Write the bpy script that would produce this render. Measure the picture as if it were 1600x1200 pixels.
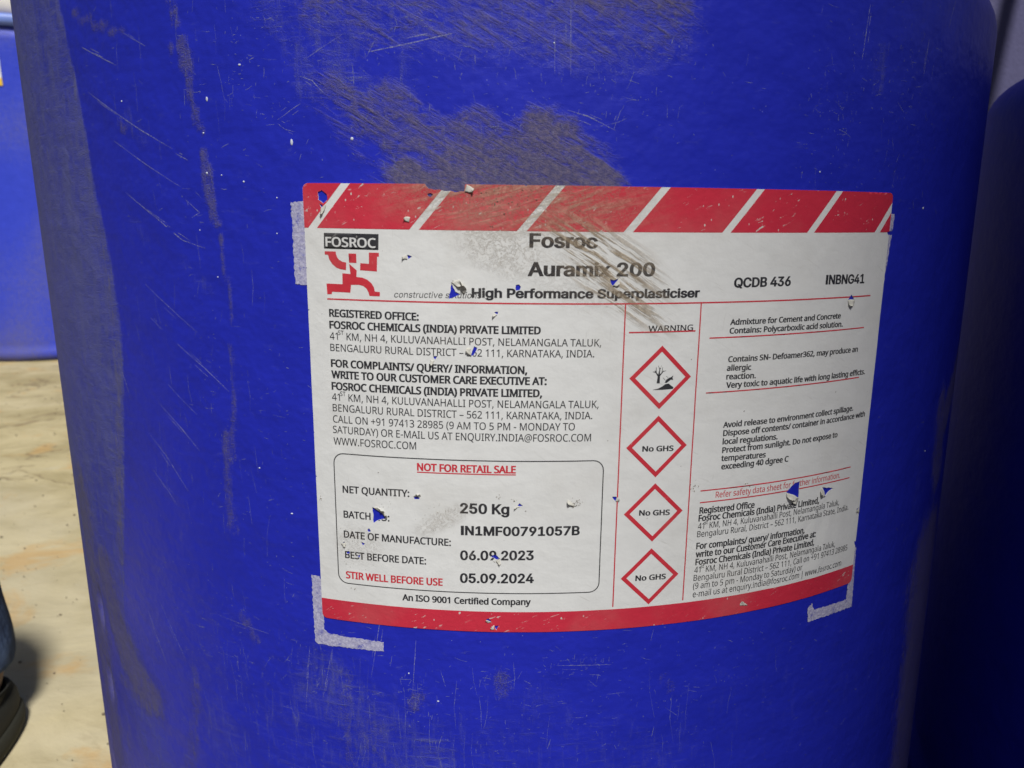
import bpy, bmesh, math, random, os
import numpy as np
from mathutils import Vector, Matrix, noise
from mathutils.geometry import delaunay_2d_cdt

random.seed(11)
for o in list(bpy.data.objects):
    bpy.data.objects.remove(o)
scene = bpy.context.scene
COL = scene.collection

# ------------------------------------------------------------------ camera, sky, sun, exposure
R = 0.290            # drum radius
H0 = 0.50            # height of the camera above the floor
CAM_D = 0.5789       # distance of the camera from the drum's axis
cam_data = bpy.data.cameras.new("camera")
cam_data.sensor_width = 36.0
cam_data.lens = 36.0 * 1236.24 / 1600.0
cam_data.clip_start = 0.01
cam_data.clip_end = 200.0
cam_data.dof.use_dof = True
cam_data.dof.focus_distance = 0.345
cam_data.dof.aperture_fstop = 18.0
cam = bpy.data.objects.new("camera", cam_data)
COL.objects.link(cam)
cam.location = (0, -CAM_D, H0)
# pitched 12.74 degrees down, turned and rolled by a quarter of a degree
cam.rotation_euler = (Matrix.Rotation(-0.00391, 3, 'Z') @ Matrix.Rotation(math.pi / 2 - 0.2223, 3, 'X')
                      @ Matrix.Rotation(-0.0041, 3, 'Z')).to_euler()
scene.camera = cam

SUN_EL, SUN_AZ = math.radians(52), math.radians(-18)     # azimuth measured from -Y towards -X
world = bpy.data.worlds.new("World")
scene.world = world
world.use_nodes = True
wn = world.node_tree
sky = wn.nodes.new("ShaderNodeTexSky")
sky.sky_type = 'NISHITA'
sky.sun_disc = False
sky.sun_elevation = SUN_EL
sky.sun_rotation = math.pi + SUN_AZ
sky.air_density = 1.0
sky.dust_density = 3.0
wn.links.new(sky.outputs[0], wn.nodes["Background"].inputs[0])
wn.nodes["Background"].inputs[1].default_value = 0.05
sun_data = bpy.data.lights.new("sun", 'SUN')
sun_data.energy = 5.0
sun_data.angle = math.radians(9)
sun_data.color = (1.0, 0.985, 0.945)
sun = bpy.data.objects.new("sun", sun_data)
COL.objects.link(sun)
sdir = Vector((-math.sin(SUN_AZ) * math.cos(SUN_EL), -math.cos(SUN_AZ) * math.cos(SUN_EL), math.sin(SUN_EL)))
sun.rotation_euler = sdir.to_track_quat('Z', 'Y').to_euler()
sun.location = sdir * 6
scene.view_settings.view_transform = 'Standard'
scene.view_settings.look = 'None'
scene.view_settings.exposure = -0.33
scene.view_settings.gamma = 1.0
scene.cycles.use_denoising = True

TEXTS = [
    # text, font, x0, x1, baseline0, baseline1, cap height (mm on the label), weight, ink
    ('FOSROC', 'N', 8.3, 27.9, -22.54, -22.69, 3.31, 0.020, 'W'),
    ('constructive solutions', 'A', 34.2, 66.4, -40.63, -40.28, 2.24, 0.000, 'K'),
    ('High Performance Superplasticiser', 'A', 63.1, 149.2, -39.87, -39.87, 3.20, 0.050, 'K'),
    ('Fosroc', 'A', 83.8, 108.8, -21.61, -21.75, 4.76, 0.050, 'K'),
    ('Auramix 200', 'A', 83.3, 130.8, -31.82, -31.82, 4.72, 0.050, 'K'),
    ('QCDB 436', 'A', 163.5, 189.8, -36.49, -36.33, 3.52, 0.050, 'K'),
    ('INBNG41', 'A', 208.1, 231.2, -36.34, -36.59, 3.59, 0.050, 'K'),
    ('REGISTERED OFFICE:', 'N', 8.6, 43.5, -48.59, -48.91, 2.72, 0.035, 'K'),
    ('FOSROC CHEMICALS (INDIA) PRIVATE LIMITED', 'N', 8.5, 88.6, -53.10, -53.28, 2.74, 0.035, 'K'),
    ('41^ST^ KM, NH 4, KULUVANAHALLI POST, NELAMANGALA TALUK,', 'N', 8.5, 111.3, -57.39, -57.91, 2.75, 0.000, 'K'),
    ('BENGALURU RURAL DISTRICT – 562 111, KARNATAKA, INDIA.', 'N', 8.5, 108.8, -61.83, -62.01, 2.77, 0.000, 'K'),
    ('FOR COMPLAINTS/ QUERY/ INFORMATION,', 'N', 8.5, 83.9, -67.93, -68.29, 2.80, 0.035, 'K'),
    ('WRITE TO OUR CUSTOMER CARE EXECUTIVE AT:', 'N', 8.5, 91.2, -72.32, -72.43, 2.82, 0.035, 'K'),
    ('FOSROC CHEMICALS (INDIA) PRIVATE LIMITED,', 'N', 8.4, 89.6, -76.86, -77.12, 2.84, 0.035, 'K'),
    ('41^ST^ KM, NH 4, KULUVANAHALLI POST, NELAMANGALA TALUK,', 'N', 8.4, 111.2, -81.18, -81.56, 2.86, 0.000, 'K'),
    ('BENGALURU RURAL DISTRICT – 562 111, KARNATAKA, INDIA.', 'N', 8.5, 108.9, -85.52, -85.91, 2.87, 0.000, 'K'),
    ('CALL ON +91 97413 28985 (9 AM TO 5 PM - MONDAY TO', 'N', 8.4, 102.3, -90.03, -90.22, 2.89, 0.000, 'K'),
    ('SATURDAY) OR E-MAIL US AT ENQUIRY.INDIA@FOSROC.COM', 'N', 8.2, 108.7, -94.31, -94.66, 2.91, 0.000, 'K'),
    ('WWW.FOSROC.COM', 'N', 8.3, 41.7, -99.00, -98.85, 2.93, 0.000, 'K'),
    ('NOT FOR RETAIL SALE', 'N', 41.9, 80.1, -107.24, -107.26, 2.86, 0.035, 'R'),
    ('NET QUANTITY:', 'N', 11.3, 38.7, -118.60, -118.31, 2.82, 0.020, 'K'),
    ('BATCH NO:', 'N', 11.3, 30.5, -129.15, -129.04, 2.87, 0.020, 'K'),
    ('DATE OF MANUFACTURE:', 'N', 11.1, 55.0, -137.67, -137.91, 2.90, 0.020, 'K'),
    ('BEST BEFORE DATE:', 'N', 11.3, 45.0, -146.53, -146.37, 2.94, 0.020, 'K'),
    ('STIR WELL BEFORE USE', 'N', 11.3, 51.6, -155.39, -155.09, 2.98, 0.030, 'R'),
    ('250 Kg', 'A', 58.6, 77.8, -123.95, -124.03, 3.97, 0.050, 'K'),
    ('IN1MF00791057B', 'A', 58.9, 105.5, -133.02, -132.85, 3.62, 0.050, 'K'),
    ('06.09.2023', 'A', 58.6, 87.6, -143.60, -143.07, 3.81, 0.050, 'K'),
    ('05.09.2024', 'A', 58.5, 87.8, -153.35, -152.95, 3.86, 0.050, 'K'),
    ('An ISO 9001 Certified Company', 'N', 35.0, 86.8, -162.59, -162.53, 2.62, 0.030, 'K'),
    ('WARNING', 'N', 129.3, 147.3, -52.58, -52.48, 2.18, 0.010, 'K'),
    ('No GHS', 'N', 129.2, 142.2, -99.47, -99.89, 2.08, 0.030, 'K'),
    ('No GHS', 'N', 129.2, 142.2, -125.89, -126.53, 2.16, 0.030, 'K'),
    ('No GHS', 'N', 129.0, 142.1, -153.86, -154.18, 2.24, 0.030, 'K'),
    ('Admixture for Cement and Concrete', 'N', 163.0, 218.7, -50.85, -50.58, 2.14, 0.028, 'K'),
    ('Contains: Polycarboxlic acid solution.', 'N', 163.0, 220.4, -54.20, -54.13, 2.15, 0.028, 'K'),
    ('Contains SN- Defoamer362, may produce an', 'N', 163.3, 231.6, -65.40, -65.48, 2.18, 0.028, 'K'),
    ('allergic', 'N', 163.0, 174.1, -68.82, -69.02, 2.19, 0.028, 'K'),
    ('reaction.', 'N', 163.0, 176.6, -72.26, -72.52, 2.20, 0.028, 'K'),
    ('Very toxic to aquatic life with long lasting efficts.', 'N', 163.2, 238.1, -75.73, -75.80, 2.22, 0.028, 'K'),
    ('Avoid release to environment collect spillage.', 'N', 163.1, 232.7, -91.84, -91.32, 2.27, 0.028, 'K'),
    ('Dispose off contents/ container in accordance with', 'N', 163.4, 241.4, -95.28, -94.99, 2.28, 0.028, 'K'),
    ('local regulations.', 'N', 163.4, 189.9, -98.72, -98.98, 2.29, 0.028, 'K'),
    ('Protect from sunlight. Do not expose to', 'N', 163.5, 224.1, -102.33, -102.03, 2.30, 0.028, 'K'),
    ('temperatures', 'N', 163.3, 184.6, -105.65, -106.07, 2.32, 0.028, 'K'),
    ('exceeding 40 dgree C', 'N', 163.6, 196.6, -109.17, -109.23, 2.33, 0.028, 'K'),
    ('Refer safety data sheet for further information.', 'N', 162.0, 228.3, -121.09, -121.01, 2.58, 0.000, 'R'),
    ('Registered Office', 'N', 155.1, 181.0, -127.12, -127.38, 2.59, 0.030, 'K'),
    ('Fosroc Chemicals (India) Private Limited,', 'N', 154.9, 216.5, -130.39, -130.62, 2.60, 0.030, 'K'),
    ('41^st^ KM, NH 4, Kuluvanahalli Post, Nelamangala Taluk,', 'N', 154.9, 229.6, -133.84, -133.80, 2.61, 0.000, 'K'),
    ('Bengaluru Rural, District – 562 111, Karnataka State, India.', 'N', 154.8, 236.5, -137.29, -137.36, 2.62, 0.000, 'K'),
    ('For complaints/ query/ information,', 'N', 154.7, 209.5, -142.44, -143.05, 2.64, 0.030, 'K'),
    ('write to our Customer Care Executive at:', 'N', 154.7, 216.6, -146.08, -146.13, 2.66, 0.030, 'K'),
    ('Fosroc Chemicals (India) Private Limited,', 'N', 154.8, 216.1, -149.47, -149.92, 2.67, 0.030, 'K'),
    ('41^st^ KM, NH 4, Kuluvanahalli Post, Nelamangala Taluk,', 'N', 154.6, 229.7, -152.99, -153.45, 2.68, 0.000, 'K'),
    ('Bengaluru Rural District – 562 111, Call on +91 97413 28985', 'N', 154.5, 238.9, -156.53, -157.19, 2.70, 0.000, 'K'),
    ('(9 am to 5 pm - Monday to Saturday) or', 'N', 154.5, 210.1, -160.10, -160.44, 2.71, 0.000, 'K'),
    ('e-mail us at enquiry.india@fosroc.com | www.fosroc.com', 'N', 154.6, 235.6, -163.84, -163.90, 2.72, 0.000, 'K'),
]

HOLES = [
    [(6.0, -3.1), (7.6, -2.4), (9.5, -3.8), (9.7, -5.8), (7.9, -7.2), (6.1, -5.9)],
    [(6.3, -7.2), (7.8, -7.7), (7.3, -9.0)],
    [(46.1, 1.7), (46.6, -0.5), (47.7, -1.6), (52.3, -2.1), (58.0, -2.6), (60.3, -2.4), (61.0, 1.8)],
    [(47.2, -3.4), (48.4, -3.0), (49.3, -3.6), (48.4, -4.5), (47.4, -4.1)],
    [(39.1, -11.8), (40.8, -11.5), (40.3, -13.4), (39.1, -13.1)],
    [(39.4, -25.0), (41.3, -25.7), (39.8, -26.6)],
    [(55.8, -35.1), (57.2, -38.1), (59.1, -39.0), (54.6, -40.7)],
    [(79.2, -35.2), (80.3, -35.0), (81.0, -35.9), (80.6, -37.1), (79.2, -37.3)],
    [(113.8, -33.0), (115.2, -33.4), (116.9, -32.7), (115.5, -35.5), (114.6, -35.1)],
    [(71.3, -45.4), (72.9, -45.1), (72.5, -46.1)],
    [(64.0, -58.1), (65.2, -58.6), (63.8, -61.5), (62.6, -61.8)],
    [(48.7, -62.1), (50.4, -62.1), (49.4, -63.6)],
    [(222.1, -43.1), (224.1, -41.1), (226.1, -43.3)],
    [(23.6, -123.7), (26.1, -124.3), (28.2, -126.0), (29.2, -128.1), (26.0, -128.9), (23.8, -130.4)],
    [(40.5, -118.2), (42.8, -118.3), (42.5, -119.1), (40.7, -119.3)],
    [(9.9, -140.6), (11.0, -139.6), (11.9, -139.8), (10.7, -141.0)],
    [(18.5, -138.8), (20.1, -139.5), (19.0, -140.4)],
    [(11.7, -144.0), (13.1, -143.3), (13.6, -144.3), (12.2, -144.8)],
    [(16.1, -145.2), (18.0, -144.4), (17.4, -145.8)],
    [(21.1, -133.6), (21.9, -132.7), (22.7, -134.0), (21.6, -134.4)],
    [(80.8, -120.6), (81.7, -119.5), (83.0, -120.6), (81.8, -120.8)],
    [(70.5, -141.6), (72.5, -141.0), (74.3, -142.6), (73.0, -143.2)],
    [(68.8, -169.0), (70.1, -168.7), (71.1, -169.8), (69.9, -170.7)],
    [(72.4, -171.8), (74.0, -171.5), (73.2, -173.8)],
    [(117.9, -117.6), (120.0, -117.7), (119.5, -119.5), (118.5, -118.6)],
    [(204.0, -118.8), (200.9, -119.8), (196.8, -122.9), (200.7, -124.3), (204.2, -126.2)],
    [(217.7, -123.7), (225.2, -125.3), (222.1, -126.4), (219.9, -128.1), (219.2, -126.0)],
    [(242.6, -138.3), (244.4, -137.7), (249.9, -138.6), (250.4, -141.1), (244.8, -140.3)],
    [(243.8, -154.0), (251.9, -155.2), (252.4, -158.2), (244.6, -156.3)],
    [(177.8, -170.5), (178.3, -169.1), (181.4, -171.1), (179.2, -171.3)],
    [(243.3, -15.8), (250.3, -15.5), (250.8, -17.7), (244.5, -17.3)],
]

SCRATCHES = [
    ([(-186.6, 63.7), (-162.9, 54.5)], 0.70),
    ([(-157.3, 66.2), (-144.2, 59.8)], 0.60),
    ([(-185.6, 46.2), (-169.2, 38.1), (-153.6, 30.4), (-134.8, 21.9)], 0.60),
    ([(-133.0, 20.0), (-127.2, 17.4)], 0.50),
    ([(-170.2, 26.3), (-150.1, 16.1), (-132.2, 7.5)], 0.45),
    ([(-166.1, 5.9), (-145.7, -5.6), (-133.9, -13.0), (-122.0, -16.0)], 0.60),
    ([(-159.2, -31.5), (-143.4, -41.5), (-130.5, -49.7)], 0.40),
    ([(-158.1, -45.4), (-151.0, -50.0)], 0.30),
    ([(-142.7, -55.3), (-128.1, -64.3), (-116.2, -73.1)], 0.50),
    ([(-151.2, -73.3), (-142.9, -79.3), (-135.0, -84.7)], 0.40),
    ([(-158.6, -82.3), (-146.5, -90.9), (-135.5, -100.4)], 0.60),
    ([(-168.0, -97.4), (-156.4, -106.7), (-145.0, -120.0)], 0.50),
    ([(-167.6, -114.6), (-158.8, -121.9), (-152.4, -128.8)], 0.40),
    ([(-187.5, -66.5), (-182.3, -75.5), (-179.8, -83.9)], 0.50),
    ([(-48.3, 52.0), (-33.6, 54.3), (-18.7, 57.2)], 0.60),
    ([(-74.4, 45.0), (-69.8, 43.3), (-65.8, 39.1)], 0.40),
    ([(20.9, 32.2), (28.4, 30.1), (38.1, 25.5)], 0.50),
    ([(39.8, 32.4), (37.4, 25.9)], 0.35),
    ([(-84.5, 30.5), (-74.8, 35.9)], 0.35),
    ([(-84.6, 29.2), (-81.6, 27.1), (-78.0, 26.2)], 0.35),
    ([(184.7, 65.8), (183.3, 50.9)], 0.50),
    ([(143.5, 73.7), (141.6, 53.9)], 0.50),
    ([(204.4, 83.1), (201.1, 72.0)], 0.50),
    ([(-85.8, -181.2), (-89.8, -212.5)], 0.35),
    ([(-74.9, -179.4), (-81.0, -204.6)], 0.35),
    ([(-51.2, -153.6), (-58.4, -192.0)], 0.40),
    ([(16.2, 60.5), (16.3, 44.1)], 0.25),
    ([(21.6, 67.6), (21.9, 43.1)], 0.30),
    ([(-56.3, 58.7), (-71.2, 51.0)], 0.30),
    ([(-186.3, -187.4), (-173.7, -213.6)], 0.40),
    ([(-174.1, -180.3), (-158.8, -205.2)], 0.40),
    ([(-127.6, -4.2), (-123.4, -2.3), (-130.1, 2.6)], 0.40),
    ([(-38.5, -172.5), (-40.6, -196.1)], 0.30),
    ([(-134.0, -175.9), (-105.9, -178.9)], 0.30),
    ([(19.0, -183.3), (41.6, -184.4)], 0.30),
]

GRIME_SHADE = [
    ('m', [(-251.5, -204), (-251.5, -219)], 4.5, 1.0),  # mud colour painted into the upper dent as its recess shade
    ('m', [(-251.5, -249), (-251.5, -262)], 4.5, 1.0),  # same for the lower dent: recess shade put in as mud colour
    ('d', [(-80, -200), (-35, -235)], 34.0, 0.46),
    ('m', [(-262, -150), (-256, -300)], 26.0, 0.75),
    ('d', [(-225, -190), (-190, -290)], 34.0, 0.50),
    ('d', [(-140, -230), (-120, -300)], 26.0, 0.38),
    ('m', [(-60, -215), (-55, -235)], 10.0, 0.35),
    ('d', [(90, -205), (110, -235)], 30.0, 0.30),
    ('d', [(10, -205), (40, -235)], 30.0, 0.36),
    ('m', [(262.0, -190.0), (266.0, -330.0)], 42.0, 0.95),  # mud stroke that also paints in the shade of the lower right
    ('d', [(-90, -225), (60, -240)], 60.0, 0.36),
    ('d', [(120, -215), (230, -240)], 60.0, 0.30),
    ('d', [(-150, -215), (-100, -235)], 40.0, 0.28),
    ('d', [(150, 60), (240, -60)], 40.0, 0.12),
    ('m', [(-129.3, 78.8), (-126.9, 65.5)], 2.6, 0.62),
    ('m', [(-125.2, 58.7), (-123.1, 49.6)], 4.0, 0.60),
    ('m', [(-123.1, 49.6), (-123.0, 40.5), (-120.6, 31.2), (-118.7, 28.8)], 2.2, 0.55),
    ('m', [(-118.8, 20.0), (-117.3, 5.4), (-115.4, -5.4)], 3.0, 0.62),
    ('m', [(-113.8, -11.5), (-111.3, -43.7)], 1.3, 0.55),
    ('m', [(-113.0, -54.0), (-114.4, -80.4), (-116.3, -102.4)], 1.7, 0.45),
    ('m', [(-119.2, -91.7), (-119.9, -114.0), (-120.6, -134.2)], 3.4, 0.45),
    ('m', [(-131.9, 59.7), (-131.3, 56.9)], 1.5, 0.70),
    ('m', [(-190.2, 77.2), (-173.7, 71.5), (-157.4, 65.7)], 2.5, 0.60),
    ('m', [(-179.2, 68.6), (-168.7, 62.7)], 11.0, 0.22),
    ('d2', [(-62.0, 42.1), (-52.9, 33.3), (-34.8, 17.9), (-21.2, 11.3)], 12.0, 0.55),
    ('d2', [(-43.3, 37.4), (-29.8, 30.8), (-20.9, 26.4)], 10.0, 0.55),
    ('m2', [(-32.1, 27.7), (-20.9, 23.4), (-7.5, 20.1), (6.0, 17.9)], 13.0, 0.62),
    ('m2', [(-21.1, 13.8), (-3.0, 12.5), (17.3, 13.5), (26.4, 10.8)], 16.0, 0.78),
    ('m2', [(10.4, 25.2), (21.7, 23.0), (31.1, 11.1)], 10.0, 0.80),
    ('m2', [(-34.4, 10.4), (-7.6, 9.1), (34.1, 6.8)], 10.0, 0.92),
    ('d2', [(-69.3, 42.4), (-58.0, 27.0), (-39.7, 11.4)], 12.0, 0.35),
    ('d', [(-84.9, 70.6), (-78.3, 57.7), (-74.3, 42.6)], 12.0, 0.45),
    ('d', [(-65.0, 71.4), (-61.1, 56.8), (-52.5, 41.9)], 14.0, 0.45),
    ('d2', [(-62, 68.3), (-7.0, 63), (23.5, 62), (57.5, 62)], 22.0, 0.42),
    ('d', [(-82, 72), (-42.1, 68.3), (-7.0, 61.5), (23.5, 59.6), (50, 62)], 26.0, 0.40),
    ('m2', [(23.4, 69.7), (59.6, 68.7)], 13.0, 0.60),
    ('d', [(-33.5, 55.9), (-34.0, 41.4)], 10.0, 0.40),
    ('d', [(37.1, 49.6), (60.1, 54.3), (64.4, 64.9)], 14.0, 0.35),
    ('d', [(134.7, 60.9), (140.2, 45.3)], 14.0, 0.25),
    ('d', [(153.5, 57.9), (151.8, 43.7)], 6.0, 0.40),
    ('d', [(162.5, 77.4), (171.2, 54.7), (168.4, 20.0)], 7.0, 0.20),
    ('d', [(234.5, 61.2), (245.0, -9.7)], 10.0, 0.30),
    ('d', [(301.9, 54.1), (270.8, -79.3)], 7.0, 0.35),
    ('m', [(300.9, -83.8), (270.0, -106.8)], 20.0, 0.90),
    ('m', [(251.1, -102.9), (263.4, -140.7)], 18.0, 0.70),
    ('d', [(224.4, -117.2), (228.1, -158.7)], 12.0, 0.35),
    ('d', [(-26.2, -216.1), (-25.8, -195.1)], 14.0, 0.25),
    ('d', [(-81.3, -186.4), (-78.1, -232.2)], 15.0, 0.30),
    ('m', [(-69.9, -193.6), (-70.8, -237.1)], 6.0, 0.35),
    ('m', [(-152.7, -209.9), (-162.8, -265.1)], 6.0, 0.45),
    ('d', [(-202.3, -264.6), (-147.3, -252.0)], 14.0, 0.25),
    ('m', [(-39.3, -199.0), (-40.0, -202.1)], 4.0, 0.70),
    ('m', [(-5.9, -188.6), (-4.6, -193.0)], 6.0, 0.50),
    ('d', [(-42.5, -211.3), (-37.5, -229.3)], 18.0, 0.30),
    ('d', [(19.3, -222.2), (27.5, -228.9)], 14.0, 0.25),
    ('m', [(-119.0, -172.5), (-113.1, -183.4)], 3.0, 0.50),
    ('m', [(-232.9, -185.9), (-222.7, -210.9), (-208.4, -230.5), (-193.6, -238.7)], 20.0, 0.85),
    ('m', [(-227.8, -242.7), (-186.1, -246.3)], 8.0, 0.60),
    ('d', [(-193.5, -179.6), (-172.3, -199.6), (-155.5, -214.1)], 14.0, 0.25),
    ('m', [(65.7, -193.9), (68.8, -199.0)], 3.0, 0.40),
    ('d', [(-4.4, -159.9), (0.7, -174.1)], 6.0, 0.20),
    ('d', [(-119.6, 60.4), (-110.5, 60.8)], 5.0, 0.25),
    ('d', [(-118.1, 47.0), (-99.9, 52.5)], 5.0, 0.20),
    ('d', [(-158.8, 35.5), (-150.1, 27.8)], 5.0, 0.35),
    ('m', [(-164.4, 32.9), (-161.8, 30.8)], 2.5, 0.60),
    ('d', [(-162.0, -5.7), (-153.1, -14.6)], 5.0, 0.30),
    ('d', [(-135.1, -21.8), (-121.0, -32.7)], 5.0, 0.30),
]
# ------------------------------------------------------------------ helpers
def link(name, me, mats=(), parent=None, **props):
    o = bpy.data.objects.new(name, me)
    COL.objects.link(o)
    if me is not None:
        for m in (mats if isinstance(mats, (list, tuple)) else [mats]):
            me.materials.append(m)
    if parent is not None:
        o.parent = parent
    for k, v in props.items():
        o[k] = v
    return o

def mesh_from(name, verts, faces, uvs=None, smooth=True):
    me = bpy.data.meshes.new(name)
    me.from_pydata([tuple(v) for v in verts], [], [tuple(f) for f in faces])
    if uvs is not None:
        lay = me.uv_layers.new(name="UVMap")
        li = np.empty(len(me.loops), dtype=np.int32)
        me.loops.foreach_get("vertex_index", li)
        lay.data.foreach_set("uv", np.asarray(uvs, dtype=np.float32)[li].ravel())
    if smooth:
        me.polygons.foreach_set("use_smooth", [True] * len(me.polygons))
    me.update()
    return me

class Nodes:
    """small helper for writing node trees"""
    def __init__(self, mat):
        mat.use_nodes = True
        self.t = mat.node_tree
        self.t.nodes.clear()
    def n(self, kind, **kw):
        nd = self.t.nodes.new(kind)
        for k, v in kw.items():
            if k in nd.bl_rna.properties:
                setattr(nd, k, v)
        return nd
    def put(self, sock, val):
        if isinstance(val, bpy.types.NodeSocket):
            self.t.links.new(val, sock)
        elif val is not None:
            sock.default_value = val
    def math(self, op, a, b=None, c=None, clamp=False):
        nd = self.n("ShaderNodeMath", operation=op)
        nd.use_clamp = clamp
        for i, v in enumerate((a, b, c)):
            if v is not None:
                self.put(nd.inputs[i], v)
        return nd.outputs[0]
    def ramp(self, x, lo, hi, a=0.0, b=1.0, smooth=True):
        nd = self.n("ShaderNodeMapRange")
        nd.interpolation_type = 'SMOOTHSTEP' if smooth else 'LINEAR'
        for i, v in enumerate((x, lo, hi, a, b)):
            self.put(nd.inputs[i], v)
        return nd.outputs[0]
    def mix(self, f, a, b, blend='MIX'):
        nd = self.n("ShaderNodeMix")
        nd.data_type = 'RGBA'
        nd.blend_type = blend
        self.put(nd.inputs[0], f)
        for sock, v in ((nd.inputs[6], a), (nd.inputs[7], b)):
            self.put(sock, v if isinstance(v, bpy.types.NodeSocket) else (*v[:3], 1.0))
        return nd.outputs[2]
    def mapped(self, vec, scale=(1, 1, 1), rot=0.0, loc=(0, 0, 0)):
        # turn first, then stretch
        r = self.n("ShaderNodeVectorRotate", rotation_type='Z_AXIS')
        self.put(r.inputs["Vector"], vec)
        r.inputs["Angle"].default_value = rot
        m = self.n("ShaderNodeMapping")
        self.put(m.inputs[0], r.outputs[0])
        m.inputs["Scale"].default_value = scale
        m.inputs["Location"].default_value = loc
        return m.outputs[0]
    def noise(self, vec, scale, detail=4.0, rough=0.6, distort=0.0):
        nd = self.n("ShaderNodeTexNoise")
        self.put(nd.inputs["Vector"], vec)
        nd.inputs["Scale"].default_value = scale
        nd.inputs["Detail"].default_value = detail
        nd.inputs["Roughness"].default_value = rough
        nd.inputs["Distortion"].default_value = distort
        return nd.outputs[0]
    def bump(self, h, dist, strength=1.0, normal=None):
        nd = self.n("ShaderNodeBump")
        nd.inputs["Strength"].default_value = strength
        nd.inputs["Distance"].default_value = dist
        self.put(nd.inputs["Height"], h)
        if normal is not None:
            self.put(nd.inputs["Normal"], normal)
        return nd.outputs[0]
    def bsdf(self, color, rough, normal=None, spec=0.5, alpha=None):
        b = self.n("ShaderNodeBsdfPrincipled")
        self.put(b.inputs["Base Color"], color if isinstance(color, bpy.types.NodeSocket) else (*color[:3], 1.0))
        self.put(b.inputs["Roughness"], rough)
        b.inputs["Specular IOR Level"].default_value = spec
        if normal is not None:
            self.put(b.inputs["Normal"], normal)
        if alpha is not None:
            self.put(b.inputs["Alpha"], alpha)
        o = self.n("ShaderNodeOutputMaterial")
        self.t.links.new(b.outputs[0], o.inputs[0])
        return b
    def uv(self):
        return self.n("ShaderNodeUVMap").outputs[0]
    def obj(self):
        return self.n("ShaderNodeTexCoord").outputs["Object"]

def material(name):
    m = bpy.data.materials.new(name)
    return m, Nodes(m)

# ------------------------------------------------------------------ materials of the drum
BLUE = (0.017, 0.026, 0.46)

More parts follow.
